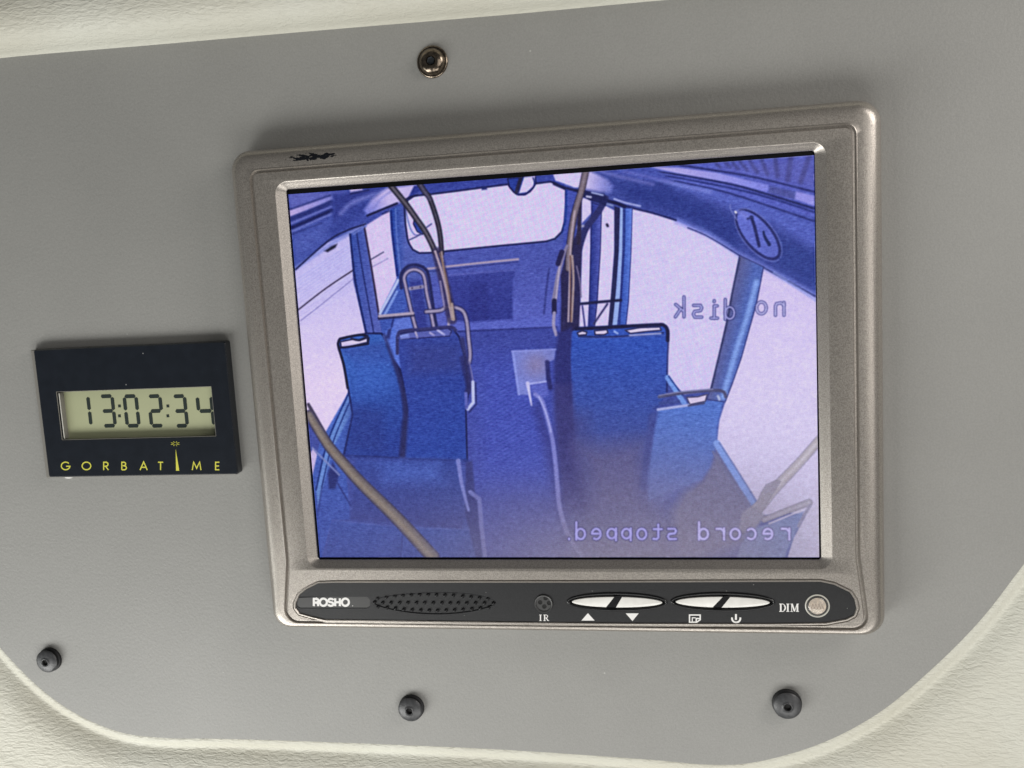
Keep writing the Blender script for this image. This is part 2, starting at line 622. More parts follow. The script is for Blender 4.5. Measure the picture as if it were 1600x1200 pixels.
def box_of(pts, pad):
    xs = [p[0] for p in pts]
    ys = [p[1] for p in pts]
    c = uvs([(min(xs) - pad, min(ys) - pad), (max(xs) + pad, min(ys) - pad), (max(xs) + pad, max(ys) + pad), (min(xs) - pad, max(ys) + pad)], DS)
    i0 = int((min(p[0] for p in c) - UL) / (UR - UL) * TW) - 1
    i1 = int((max(p[0] for p in c) - UL) / (UR - UL) * TW) + 2
    j0 = int((min(p[1] for p in c) - VB) / (VT - VB) * TH) - 1
    j1 = int((max(p[1] for p in c) - VB) / (VT - VB) * TH) + 2
    return slice(max(j0, 0), max(min(j1, TH), 0)), slice(max(i0, 0), max(min(i1, TW), 0))


def paint(sl, cov, color):
    c = color(X[sl], Y[sl]) if callable(color) else np.array(color, float)
    IMG[sl] = IMG[sl] * (1 - cov[..., None]) + c * cov[..., None]


def segdist(x, y, a, b_):
    dx, dy = b_[0] - a[0], b_[1] - a[1]
    t = np.clip(((x - a[0]) * dx + (y - a[1]) * dy) / (dx * dx + dy * dy + 1e-9), 0, 1)
    return np.hypot(x - a[0] - t * dx, y - a[1] - t * dy), t


def poly(pts, color, soft=1.3, alpha=1., curve=False, edge=None, ew=2.2, ea=.85):
    if curve:
        pts = catmull(pts, 6, True)
    sl = box_of(pts, soft + 3)
    x, y = X[sl], Y[sl]
    if x.size == 0:
        return
    ins = np.zeros(x.shape, bool)
    dm = np.full(x.shape, 1e9)
    n = len(pts)
    for i in range(n):
        a, b_ = pts[i], pts[(i + 1) % n]
        c = (a[1] > y) != (b_[1] > y)
        xi = (b_[0] - a[0]) * (y - a[1]) / ((b_[1] - a[1]) + 1e-12) + a[0]
        ins ^= c & (x < xi)
        dm = np.minimum(dm, segdist(x, y, a, b_)[0])
    sd = np.where(ins, dm, -dm)
    paint(sl, np.clip(.5 + sd / (2 * soft), 0, 1) * alpha, color)
    if edge is not None:
        paint(sl, np.clip((ew / 2 - dm) / 1.4 + .5, 0, 1) * ea, edge)


def line(pts, wd, color, soft=1.2, alpha=1., curve=True, shade=None):
    """shade = (dark edge colour, light core colour): draws a tube"""
    if curve and len(pts) > 2:
        pts = catmull(pts, 6)
    w0, w1 = (wd if hasattr(wd, '__len__') else (wd, wd))
    sl = box_of(pts, max(w0, w1) + soft + 2)
    x, y = X[sl], Y[sl]
    if x.size == 0:
        return
    best = np.full(x.shape, 1e9)
    n = len(pts) - 1
    for i in range(n):
        dd, t = segdist(x, y, pts[i], pts[i + 1])
        ww = (w0 + (w1 - w0) * (i + t) / n) / 2
        best = np.minimum(best, dd - ww)
    paint(sl, np.clip(.5 - best / (2 * soft), 0, 1) * alpha, color)


def tube(pts, wd, core, rim=(30, 32, 80), rimw=1.6):
    w0, w1 = (wd if hasattr(wd, '__len__') else (wd, wd))
    line(pts, (w0 + 2 * rimw, w1 + 2 * rimw), rim, alpha=.85)
    line(pts, (w0, w1), core)
    line(pts, (w0 * .4, w1 * .4), tuple(min(255, c + 28) for c in core), soft=1.4, alpha=.7)


WH = (212, 200, 244)
WH2 = (207, 196, 246)
NV = (22, 26, 82)


def moire(c0, k):
    def f(x, y):
        a = np.sin(x * .93 + y * .55) * np.sin(y * .86 - x * .30)
        b_ = np.sin(x * .41 + y * .23) * np.sin(y * .38 - x * .12)
        m = np.clip(.5 + .5 * a, 0, 1)[..., None]
        z = np.array(c0, float) + k * ((m - .5) * np.array([26., -16., 8.]) + b_[..., None] * np.array([5., -7., -2.]))
        return z
    return f


def vgrad(c0, c1, y0, y1):
    def f(x, y):
        t = np.clip((y - y0) / (y1 - y0), 0, 1)[..., None]
        return np.array(c0, float) * (1 - t) + np.array(c1, float) * t
    return f


def lgrad(p0, c0, p1, c1):
    def f(x, y):
        dx, dy = p1[0] - p0[0], p1[1] - p0[1]
        t = np.clip(((x - p0[0]) * dx + (y - p0[1]) * dy) / (dx * dx + dy * dy), 0, 1)[..., None]
        return np.array(c0, float) * (1 - t) + np.array(c1, float) * t
    return f


# rear wall and floor
poly([(600, 280), (920, 270), (920, 530), (590, 530)], (74, 84, 172))
poly([(640, 396), (900, 376), (900, 516), (690, 520)], vgrad((78, 86, 178), (92, 98, 196), 400, 510))
# left: roof side of the coach
poly([(440, 280), (660, 270), (640, 318), (570, 350), (440, 440)], lgrad((560, 290), (66, 76, 168), (470, 400), (70, 82, 172)))
poly([(450, 300), (500, 300), (540, 300), (520, 305), (453, 329)], (96, 100, 190), soft=4)
poly([(448, 330), (518, 306), (522, 312), (450, 340)], lgrad((455, 334), (186, 168, 226), (520, 308), (128, 130, 214)), soft=1.8)
line([(451, 328), (516, 305)], 2.4, (44, 50, 122), soft=1.6, alpha=.8)
line([(452, 343), (486, 330), (518, 316)], 7, (44, 52, 128), soft=2)
line([(452, 350), (518, 323)], 2.4, (120, 124, 208), soft=1.8, alpha=.9)
line([(453, 357), (518, 329)], 6, (30, 36, 104), soft=1.8)
line([(455, 362), (518, 334)], 2.4, (126, 132, 214), soft=2, alpha=.8)
line([(456, 366), (502, 349)], 2, (40, 46, 118), soft=1.6, alpha=.8)
poly([(455, 372), (500, 350), (530, 345), (500, 380), (460, 410)], (84, 96, 186), soft=9, alpha=.7)
poly([(520, 304), (600, 294), (604, 298), (560, 316), (520, 350)], (54, 62, 148), soft=5)
line([(532, 334), (552, 316), (602, 299)], (4, 6), (132, 136, 220), soft=4, alpha=.8)
line([(520, 360), (560, 330), (590, 308)], (14, 5), (50, 60, 146), soft=6, alpha=.7)
poly([(545, 294), (566, 292), (566, 297), (548, 300)], (196, 182, 232), soft=2)
line([(548, 303), (576, 297)], 2.5, (34, 38, 98), alpha=.8)
poly([(650, 288), (606, 294), (581, 311), (568, 329), (574, 337), (620, 318), (637, 311), (652, 300)], lgrad((568, 330), (116, 120, 214), (600, 305), (196, 182, 234)), soft=3)
line([(612, 298), (594, 312), (583, 330)], 2, (120, 124, 208), soft=2.5, alpha=.7)
# left windows
wl = [(440, 436), (463, 420), (512, 379), (547, 364), (552, 440), (572, 524), (528, 532), (534, 560), (545, 610), (512, 690), (487, 650), (440, 640)]
poly(wl, lgrad((470, 430), (192, 184, 242), (500, 600), (218, 200, 242)))
for k in range(14):
    y0 = 430 + k * 5.2
    line([(462 + k * .5, y0 + 8), (546 + k * .5, y0 - 48)], 1.3, (150, 160, 224), soft=1.1, alpha=.42 - .02 * k)
line([(466, 484), (510, 450), (552, 422)], 2.2, (58, 48, 78), soft=1.1)
line([(470, 501), (512, 468), (554, 434)], 1.3, (96, 90, 150), soft=1, alpha=.7)
poly([(506, 392), (517, 384), (527, 381), (524, 387), (512, 394)], (28, 28, 60), soft=1.6)
poly([(569, 354), (610, 328), (611.5, 350), (621, 433), (610, 455), (592, 492), (580, 416)], moire((208, 192, 238), .5))
line([(577, 407), (599, 394)], 1.8, (50, 48, 90), alpha=.9)
line([(580, 418), (606, 404)], 1.3, (90, 90, 150), alpha=.6)
line([(598, 334), (608, 330)], 3, (40, 44, 110), alpha=.8)
poly([(489, 700), (503, 722), (493, 762), (470, 740)], (198, 182, 228))
line([(440, 437), (466, 417), (512, 385), (540, 368), (570, 352)], 6, (134, 142, 220), soft=2.2, alpha=.8)
line([(462, 421), (512, 377), (540, 361), (571, 350)], 2.6, (32, 36, 92))
line([(574, 337), (598, 327), (620, 318)], 3.6, (26, 28, 80))
# pillars on the left
poly([(547, 366), (569, 353), (580, 416), (587, 460), (597, 522), (572, 526), (556, 444)], lgrad((550, 440), (58, 78, 170), (582, 440), (86, 96, 186)))
line([(547, 366), (551, 405), (556, 444), (573, 524)], 3, (14, 32, 104))
line([(557, 362), (566, 420), (584, 520)], 1.8, (28, 36, 104), alpha=.9)
line([(569, 353), (580, 416), (593, 498)], 3, (50, 38, 76))
line([(552, 366), (571, 353)], 3, (100, 112, 196))
poly([(610, 328), (628, 319), (633, 356), (640, 380), (656, 396), (690, 396), (690, 430), (620, 436), (612, 352)], lgrad((612, 380), (44, 74, 172), (634, 380), (84, 96, 184)))
line([(611, 330), (613, 365), (621, 430)], 3.6, (10, 40, 128))
line([(618, 326), (620, 370), (626, 428)], 2, (110, 130, 214), alpha=.7)
# rear window
rw = [(637, 375), (633.5, 350), (632, 323), (637, 313), (647, 306), (673, 303.5), (709, 299), (750, 293.6), (794, 288), (798, 294), (803, 300), (810, 304), (820, 304), (828, 299), (833, 293), (836, 287), (860, 284),
      (868, 286.4), (884, 296), (884, 320), (882, 347), (878, 362), (867, 373), (854, 377), (840, 378.5), (777, 384.4), (695, 392.6), (672, 395), (655, 395.4), (645, 390), (640, 382)]
poly([(655, 296), (668, 262), (880, 262), (884, 300), (660, 312)], (60, 70, 164))
poly(rw, moire(WH2, 1.), edge=NV, ew=3.2)
poly([(752, 291), (760, 291), (761, 296), (753, 297)], (30, 40, 110))
poly([(793, 279), (822, 276), (836, 275), (838, 286), (830, 297), (818, 304), (806, 303), (796, 292)], (44, 62, 158), edge=NV, ew=2)
poly([(819, 277), (836, 275), (833, 291), (823, 300), (811, 302)], moire(WH2, .8), soft=1)
line([(814, 277), (807, 300)], 6, (38, 36, 74))
line([(833, 278), (835, 290), (822, 303), (808, 304)], 2, (28, 38, 110))
poly([(647, 290), (658, 290), (660, 296), (652, 302), (636, 312)], (44, 54, 146), soft=1.5)
line([(632, 313), (641, 308), (652, 305)], 3, NV)
line([(633, 322), (639, 350), (647, 366), (660, 366), (663, 360)], 2, (30, 56, 150), alpha=.6)
poly([(648, 338), (646, 350), (652, 362), (660, 366), (664, 362), (656, 345)], (44, 66, 160), edge=NV, ew=2)
line([(639, 375), (650, 370), (658, 365)], 2, (60, 60, 120))
line([(667, 355), (674, 350)], 2, (60, 60, 130))
# rear wall details
poly([(701, 432), (804, 421), (804, 432), (801, 436), (801, 499), (735, 504), (706, 500)], vgrad((62, 68, 158), (54, 60, 150), 420, 500), soft=2)
poly([(733, 445), (760, 442), (764, 500), (736, 503)], (50, 54, 140), soft=3, alpha=.7)
line([(690, 432), (702, 430), (803, 422)], 2, (110, 112, 200), soft=1.3, alpha=.5)
line([(669, 424), (809, 409)], 2, (40, 44, 112), alpha=.6)
line([(668, 420), (740, 412), (809.5, 405)], 3.2, (172, 156, 186))
line([(858, 420), (854, 450), (850, 490)], 3, (50, 54, 132), soft=1.5, alpha=.8)
poly([(700, 506), (868, 494), (868, 512), (716, 518)], (92, 100, 200), soft=3, alpha=.7)
# floor
poly([(716, 517), (870, 511), (900, 520), (900, 740), (930, 880), (740, 880), (726, 640), (728, 540)], vgrad((66, 74, 166), (74, 80, 168), 520, 760), soft=1.5)
poly([(745, 560), (850, 560), (870, 760), (740, 760)], (74, 84, 190), soft=26, alpha=.8)
line([(716, 518), (870, 511)], 2.4, (44, 48, 124), alpha=.8)
# sill and guard at the back left
poly([(592, 492), (622, 434), (640, 434), (640, 470), (610, 530), (597, 522)], (66, 88, 184), soft=1.5)
line([(594, 490), (608, 464), (622, 438)], 4.5, (178, 190, 240), soft=1.2)
line([(601, 492), (620, 456)], 4, (126, 150, 226), soft=1.2)
line([(597, 490), (621, 448)], 1.4, (70, 82, 160))
poly([(604, 520), (618, 500), (640, 490), (645, 512), (622, 520), (618, 560), (606, 535)], (96, 116, 214), soft=2)
line([(616, 492), (612, 510)], 3, (36, 44, 120), alpha=.8)
# loop stanchion
loop = [(650, 514), (642.5, 486), (634, 448), (631.5, 434), (637, 424.5), (648, 421), (659, 426), (663.5, 436), (667, 459), (673, 486), (678, 512)]
line([(627, 450), (626.5, 430), (636, 417), (650, 414), (664, 420), (670, 434), (677, 480), (682, 512)], 5, (34, 36, 92), alpha=.9)
poly([(640, 440), (658, 438), (668, 512), (652, 514)], (52, 58, 148), soft=2, alpha=.8)
line(loop, 7.5, (40, 40, 92), alpha=.9)
line(loop, 4.2, (160, 148, 186))
line([(641, 451), (660, 448)], 5.5, (140, 134, 176))
line([(644, 450.5), (644.2, 450)], 2, (60, 50, 90))
line([(657, 448.6), (657.2, 448)], 2, (60, 50, 90))
line([(593, 497), (645, 492)], 5.5, (38, 36, 80), alpha=.8)
line([(593, 494), (645, 489.5)], 4.4, (176, 162, 188))
line([(666, 487), (688, 485), (697.5, 480), (713, 481), (724, 487), (729.5, 503), (732, 527), (734.6, 553), (733, 566)], 8, (44, 42, 96), alpha=.85)
line([(666, 487), (688, 485), (697.5, 480), (713, 481), (724, 487), (729.5, 503), (732, 527), (734.6, 553), (733, 566)], 4.6, (158, 148, 184))
line([(733, 566), (737, 584), (739, 596)], 2.2, (120, 116, 180))
line([(702, 498), (701, 508)], 4, (190, 180, 210))
# curved poles on the left
pa = [(609, 288), (633.5, 318), (650, 341), (664, 361), (674, 380), (680, 394)]
line(pa, (10, 9), (46, 44, 66))
line(pa, (4, 3), (108, 100, 116), alpha=.8)
pb = [(656, 288), (664, 300), (672, 311.5), (683, 344.5), (688, 370), (690, 396)]
line(pb, (9, 8), (40, 38, 60))
line(pb[:3], 5, (84, 82, 128), alpha=.8)
line(pb, 2.2, (92, 84, 100), alpha=.7)
p1 = [(680, 393), (691, 427), (698, 455), (703, 480), (708, 499)]
p2 = [(690, 394), (694, 427), (700, 460), (706, 499)]
line([(683, 394), (697, 455), (706, 499)], 16, (54, 46, 90), soft=2, alpha=.8)
line(p1, 3.6, (176, 158, 180))
line(p2, 3, (160, 140, 150))
line([(687, 396), (697, 432), (705, 478)], 2, (130, 100, 90), alpha=.9)
line([(688, 440), (694, 478)], 3, (150, 140, 190), alpha=.8)
line([(706, 475), (709, 499)], 4, (170, 150, 150))
# seats on the left
poly([(500, 690), (545, 612), (552, 650), (538, 712), (548, 812), (519, 812), (500, 880), (480, 780)], vgrad((76, 106, 200), (66, 84, 176), 620, 800))
poly([(545, 612), (512, 690), (494, 762), (497, 790), (520, 700), (552, 640)], (104, 136, 214), soft=1.5)
line([(546, 612), (512, 690), (494, 765)], 2.2, (20, 40, 120))
line([(549, 622), (520, 692), (503, 760)], 1.8, (28, 44, 124))
poly([(512, 740), (520, 722), (530, 742), (524, 764), (514, 764)], (40, 46, 118), soft=2, alpha=.9)
line([(521, 744), (548, 790)], 2.2, (44, 52, 130), alpha=.9)
line([(503, 762), (497, 800)], 3, (46, 58, 140), alpha=.7)
s1 = [(528, 537), (531, 529), (573, 521), (596, 521), (610, 542), (620, 567), (627, 590), (635, 640), (631, 670), (628, 716), (537, 712), (551, 648), (545, 612), (536, 565)]
poly(s1, lgrad((540, 560), (58, 96, 190), (610, 700), (46, 66, 158)), edge=(18, 22, 80), ew=3.2, ea=.8)
s2 = [(619, 530), (623, 521), (660, 516), (706, 511), (717, 526), (727, 560), (732, 612), (728, 642), (730, 720), (630, 717), (634, 660), (636, 640), (628, 590), (621, 560)]
poly(s2, lgrad((640, 540), (56, 70, 162), (690, 700), (48, 72, 170)), edge=(22, 26, 86), ew=3.0, ea=.8)
line([(606, 540), (616, 562), (625, 590), (633, 640), (630, 672), (627, 716)], (5, 8), (34, 38, 104), soft=2.4, alpha=.8)
poly([(532, 534), (552, 530), (562, 532), (574, 528), (574, 535), (540, 543), (533, 543)], WH, edge=(26, 26, 70), ew=2.4)
poly([(624, 524), (640, 519), (700, 513), (706, 517), (702, 525), (640, 529), (626, 530)], (92, 98, 182), edge=(34, 36, 96), ew=2)
poly([(624, 524), (638, 521), (640, 528), (626, 530)], (134, 148, 228), soft=1.4)
line([(649, 518), (652, 527)], 3, (176, 168, 204))
line([(672, 520), (678, 524)], 3, (170, 166, 220))
line([(684, 516), (694, 523)], 3.5, (178, 178, 232))
line([(722, 560), (731, 600), (730, 612)], 8, (42, 42, 104), soft=2, alpha=.8)
poly([(598, 525), (606, 514), (617, 511), (622, 545), (626, 575), (616, 562)], (92, 118, 222), soft=1.4)
poly([(606, 515), (612, 512), (609, 530), (603, 528)], (46, 52, 126), soft=1.6)
poly([(532, 545), (600, 534), (614, 570), (560, 575)], (60, 72, 160), soft=6, alpha=.5)
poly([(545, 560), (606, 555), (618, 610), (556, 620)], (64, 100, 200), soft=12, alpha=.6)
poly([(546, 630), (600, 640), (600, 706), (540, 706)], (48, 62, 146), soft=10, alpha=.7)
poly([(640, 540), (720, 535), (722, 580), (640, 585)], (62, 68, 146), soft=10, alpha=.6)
line([(601, 524), (608, 545), (616, 568), (627, 602), (634, 640), (632, 680), (629, 716)], (4, 9), (46, 48, 108), soft=2.6, alpha=.85)
line([(621, 552), (621, 530), (623, 521), (630, 517), (668, 514), (703, 511), (712, 516)], 5, (56, 56, 118))
line([(722, 530), (728, 560), (734, 600), (732, 612)], 7, (52, 52, 112), soft=2, alpha=.8)
line([(543, 606), (537.5, 572), (529, 543), (529, 534), (534, 529), (560, 523.5), (574, 525)], 3.6, (16, 16, 56))
line([(530, 543.5), (552, 541), (575, 537.5), (576, 528)], 3, (18, 18, 60), curve=False)
line([(549, 529), (560, 531.5), (572, 527)], 3, (34, 34, 70))
line([(622, 528), (660, 526), (706, 523)], 2.6, (96, 98, 190), alpha=.5)
# seat bases on the left
poly([(556, 718), (714, 721), (728, 797), (722, 828), (547, 812)], vgrad((60, 76, 164), (64, 70, 148), 720, 820), soft=3.5)
line([(540, 713), (630, 718), (729, 720)], 6, (54, 68, 154), soft=3, alpha=.9, curve=False)
poly([(600, 726), (680, 726), (690, 750), (600, 752)], (78, 100, 196), soft=14, alpha=.8)
poly([(519, 812), (600, 822), (745, 828), (762, 880), (506, 880)], vgrad((66, 82, 170), (64, 76, 160), 815, 870), soft=1.6)
line([(519, 813), (640, 824), (742, 827)], 1.4, (88, 100, 186), alpha=.6)
line([(630, 826), (626, 870)], 2, (50, 56, 130), alpha=.6)
poly([(728, 722), (738, 720), (742, 770), (750, 782), (755, 880), (746, 880), (726, 800)], (58, 62, 134), soft=2)
line([(716, 720), (721.5, 756), (732, 797)], (7, 4), (124, 130, 212), soft=1.4)
line([(735, 769), (749, 780), (752, 821), (758, 872)], 6.5, (112, 116, 196), soft=1.4, curve=False)
line([(739, 597), (739.5, 629), (731, 639)], 5, (188, 194, 240), curve=False)
line([(728, 615), (729, 637)], 5, (104, 108, 200), alpha=.9)
line([(743, 598), (744, 632), (733, 644)], 2.2, (40, 42, 104), alpha=.8, curve=False)
# brown pole across the lower left
bp_ = [(483, 648), (512.5, 695), (540, 728), (567.5, 758), (622.5, 812), (676, 870)]
line([(482, 632), (498, 662), (512, 690)], (5, 10), (70, 62, 88))
line([(488, 700), (510, 722), (530, 742)], 3, (130, 138, 200), alpha=.8)
line(bp_, (15, 22), (62, 58, 96))
line(bp_, (11, 17), (114, 104, 108), soft=2)
line([(x - 1, y + 1) for x, y in bp_], (4, 7), (150, 136, 126), soft=3, alpha=.8)
# right: roof side
poly([(905, 262), (1290, 225), (1290, 478), (1193, 420), (1154, 398), (1107, 367), (1058, 345), (988, 325), (955, 306)], (66, 76, 162))
poly([(1017, 250), (1290, 225), (1290, 345), (1211, 325), (1129, 299), (1060, 285), (960, 270)], (90, 96, 196), soft=3)
poly([(1030, 262), (1120, 290), (1200, 318), (1290, 350), (1290, 400), (1210, 350), (1120, 318), (1060, 298)], (96, 106, 206), soft=9, alpha=.75)
poly([(960, 285), (1040, 290), (1100, 318), (1160, 350), (1150, 388), (1060, 335), (985, 312)], (50, 62, 146), soft=9, alpha=.9)
poly([(1200, 365), (1290, 400), (1290, 460), (1215, 415)], (54, 68, 150), soft=9, alpha=.8)
for a, b_, wd in [((1119, 256), (1125, 261), 4), ((1133, 254), (1141, 261), 4), ((1145, 254), (1153, 264), 4.5), ((1157, 253), (1167, 265), 5), ((1172, 252), (1183, 269), 5.5), ((1190, 250), (1199, 272), 6),
                  ((1211, 248), (1215, 275), 7), ((1236, 244), (1231, 281), 8), ((1264, 246), (1251, 284), 8)]:
    line([a, b_], wd, (62, 64, 130), soft=2.2, alpha=.7)
poly([(1125, 262), (1290, 240), (1290, 300), (1200, 280)], (104, 100, 178), soft=10, alpha=.35)
poly([(1017, 261), (1060, 262), (1120, 270), (1200, 289), (1201, 296), (1197, 300), (1142, 286), (1060, 271)], lgrad((1020, 262), (186, 176, 236), (1190, 292), (134, 136, 232)), soft=1.6)
poly([(1203, 290), (1244, 300), (1243, 312), (1200, 301)], (84, 88, 168), soft=2)
poly([(1244, 299), (1285, 309), (1285, 326), (1242, 311)], (150, 146, 232), soft=1.8)
line([(1017, 254), (1060, 258), (1115, 266), (1184, 278), (1285, 303)], 3.2, (50, 54, 126))
line([(1010, 266), (1060, 273), (1142, 288), (1197, 303), (1285, 330)], (2.5, 4), (40, 46, 112))
line([(1010, 271), (1060, 278), (1156, 297), (1225, 316), (1285, 336)], 3, (48, 56, 134))
line([(1020, 276), (1060, 284), (1129, 299), (1211, 325), (1285, 350)], 3, (52, 58, 134))
line([(1025, 279), (1060, 289), (1110, 300)], 5, (132, 140, 228), soft=3, alpha=.7)
poly([(905, 262), (960, 262), (1020, 262), (1050, 282), (1010, 282), (960, 268)], (74, 84, 178), soft=3)
line([(935, 266), (960, 274), (990, 281), (1020, 288)], 4, (122, 122, 208), soft=3, alpha=.7)
line([(975, 268), (1010, 276), (1050, 284)], 3, (120, 120, 210), soft=3, alpha=.6)
poly([(924, 268), (950, 281), (958, 290), (955, 301), (938, 300), (913, 295), (915, 268)], lgrad((915, 285), (206, 194, 240), (956, 292), (110, 116, 206)), soft=3)
poly([(864, 272), (915, 266), (908, 293), (898, 293), (882, 287), (868, 282)], moire(WH2, .6), soft=1.2)
# right windows
poly([(909, 309), (923, 312), (924, 333), (909, 349)], WH2)
poly([(912, 360), (922, 354), (922.5, 390), (920.5, 471), (918, 512), (902, 512), (907, 470), (909, 400)], moire(WH2, .5))
poly([(938, 326), (945, 321), (960, 329), (959.7, 390), (956, 450), (951, 511), (928, 512), (934, 470), (936.5, 390)], moire(WH2, .6))
wc = [(986, 324), (1020, 333), (1058, 345), (1107, 367), (1155, 398), (1144, 460), (1135, 504), (1121, 567), (1110, 610), (1069, 616), (1043, 590), (1041, 560), (1044, 518), (1036, 507), (978, 508), (982, 474), (985, 400)]
poly(wc, moire((204, 194, 246), .55))
wd_ = [(1193, 419), (1290, 474), (1290, 880), (1228, 880), (1240, 840), (1259, 805), (1230, 800), (1190, 806), (1179, 782), (1150, 737), (1120, 691), (1124, 656), (1135, 623), (1158, 560), (1182, 474)]
poly(wd_, lgrad((1200, 480), (206, 192, 244), (1240, 820), (216, 208, 236)))
line([(1058, 345), (1107, 366), (1155, 397), (1193, 417), (1290, 470)], 8, (128, 136, 226), soft=3.5, alpha=.7)
line([(1075, 356), (1107, 370), (1155, 399)], 2, (44, 50, 124))
line([(960, 316), (988, 325), (1020, 333), (1056, 344)], 3, (30, 34, 98))
line([(960, 311), (978, 317), (1000, 322)], 3, (170, 176, 236), alpha=.9)
line([(1193, 418), (1240, 444), (1290, 472)], 2.4, (50, 54, 116), alpha=.8)
line([(1210, 426), (1240, 446), (1290, 480)], 4, (140, 150, 224), soft=2, alpha=.7)
# pillars on the right
poly([(925, 316), (940, 322), (938, 394), (933, 470), (929, 512), (920, 512), (921, 471), (923, 394)], lgrad((922, 400), (40, 52, 140), (938, 400), (84, 90, 184)), edge=(36, 38, 104), ew=1.6)
poly([(960, 322), (970, 326), (967, 394), (962, 470), (958, 510), (950, 510), (954, 468), (960, 394)], (38, 40, 92), soft=1)
poly([(969, 324), (976, 326), (973, 394), (969, 470), (965, 508), (957, 508), (963, 450), (967, 394)], (150, 172, 238), soft=1)
poly([(974, 325), (988, 325), (986, 394), (982, 470), (978, 508), (965, 508), (969, 470), (973, 394)], lgrad((974, 400), (64, 92, 192), (988, 400), (100, 128, 226)), edge=(40, 44, 120), ew=1.4)
line([(976, 328), (975, 394), (968, 506)], 1.8, (34, 42, 120))
line([(946, 310), (938, 326), (928, 340), (914, 360), (904, 392)], 10, (48, 50, 112))
line([(866, 287), (880, 293), (895, 297), (922, 302), (944, 312), (964, 318), (976, 323)], 5, (28, 30, 84))
line([(910, 303), (923, 311), (938, 313)], 5, (30, 32, 88))
poly([(912, 299), (944, 303), (950, 312), (946, 322), (926, 313), (911, 307)], (34, 38, 98), soft=1.6)
line([(925, 301), (942, 305)], 2.4, (168, 178, 232))
line([(917, 307), (923, 308)], 3.4, (180, 180, 220))
line([(949, 319), (957, 321)], 3, (120, 130, 190))
line([(948.5, 351), (949.5, 353)], 4, (40, 34, 70), soft=1.4)
line([(903, 355), (911, 353)], 4, (150, 150, 190))
line([(900, 512), (903, 475), (916, 474), (935, 472), (970, 469)], 4.4, (30, 32, 82), curve=False)
line([(928, 506), (949, 475)], 3, (52, 50, 104))
line([(910, 478), (914, 511)], 2.6, (60, 60, 130))
# poles on the right
poly([(884, 296), (900, 300), (900, 520), (872, 520), (878, 440), (880, 370)], (70, 80, 178), soft=1.4)
line([(885, 298), (884, 340), (878, 364)], 2.4, (14, 50, 140), alpha=.8)
poly([(876, 430), (886, 392), (908, 352), (909, 400), (905, 512), (900, 520), (876, 520), (877, 470)], (46, 42, 92), soft=1.4)
line([(906, 318), (905, 350), (904, 380)], 6, (50, 42, 76))
tube([(915, 268), (909, 296), (900, 326), (894, 354), (889, 394), (888, 420)], (9, 8), (112, 98, 116), (40, 34, 66), 1.2)
line([(898, 330), (892, 380), (890, 440), (888, 502)], 3, (176, 158, 176))
line([(894, 400), (896, 440), (893, 502)], 3.4, (168, 146, 150))
line([(891, 400), (892, 502)], 1.6, (110, 74, 70))
line([(886, 384), (880, 400), (872, 430), (868, 455), (866, 470)], (4, 8), (134, 126, 168))
line([(880, 396), (874, 420), (869, 466)], 2.2, (178, 168, 200))
line([(872, 412), (878, 394)], 8, (34, 30, 80), alpha=.9)
line([(866, 470), (866, 488)], 7.5, (36, 34, 84), curve=False)
line([(866, 489), (865, 508), (869, 523)], 5, (156, 148, 190))
line([(901, 416), (906, 440), (908, 464)], 2.2, (120, 110, 150))
# main seat block on the right
poly([(872, 520), (893, 512), (893, 600), (898, 670), (912, 740), (905, 800), (880, 740), (868, 640), (866, 570)], (50, 52, 126), soft=3)
ms = [(894, 518), (905, 511), (1033, 506), (1044, 516), (1043, 560), (1042, 612), (1027, 640), (1022, 690), (1012, 742), (1010, 780), (925, 770), (905, 735), (896, 660), (892, 560)]
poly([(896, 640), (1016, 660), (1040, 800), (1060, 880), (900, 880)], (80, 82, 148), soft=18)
poly(ms, lgrad((980, 540), (54, 84, 188), (960, 760), (76, 80, 150)), soft=1.5)
line([(1033, 506), (1044, 516), (1043, 560), (1042, 612)], 2.6, (28, 32, 96), alpha=.8)
line([(900, 514), (960, 511), (1026, 507.5), (1038, 509), (1043, 517), (1043, 532)], 5.5, (28, 28, 76))
line([(904, 526), (960, 526), (1036, 520)], 2.4, (34, 34, 84), alpha=.8)
poly([(902, 520), (910, 517), (917, 519), (916, 523), (904, 524)], WH, edge=(28, 28, 70), ew=2.2)
poly([(929, 517), (948, 515), (950, 520), (944, 523), (930, 523)], WH, edge=(28, 28, 70), ew=2.2)
poly([(977, 516), (1000, 512), (1031, 511), (1033, 516), (1010, 518), (985, 521)], WH, edge=(34, 34, 80), ew=2.2)
line([(960, 518), (965, 521)], 3, (150, 170, 236))
line([(984, 524), (1032, 521)], 2.2, (172, 178, 232))
line([(905, 530), (1038, 524)], 1.8, (90, 100, 180), alpha=.5)
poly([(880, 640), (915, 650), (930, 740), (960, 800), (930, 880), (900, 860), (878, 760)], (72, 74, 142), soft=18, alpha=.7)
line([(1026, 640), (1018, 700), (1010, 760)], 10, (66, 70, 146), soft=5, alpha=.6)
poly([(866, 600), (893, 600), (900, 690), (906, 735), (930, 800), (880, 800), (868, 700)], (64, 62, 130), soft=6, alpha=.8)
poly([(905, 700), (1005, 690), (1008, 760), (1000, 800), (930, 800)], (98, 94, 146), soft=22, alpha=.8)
# hatch plate and rail on the floor
def speck(x, y):
    h = np.sin(x * 1.9 + y * .7) * np.sin(y * 1.7 - x * .8) + .7 * np.sin(x * 3.1 - y * 2.3)
    k = np.exp(-(((x - 838) / 20) ** 2 + ((y - 570) / 20) ** 2))[..., None]
    c = np.array([122., 130., 214.]) * (1 - k * .6) + np.array([140., 122., 160.]) * k * .6
    return c + h[..., None] * k * np.array([46., 2., -26.]) + h[..., None] * 7


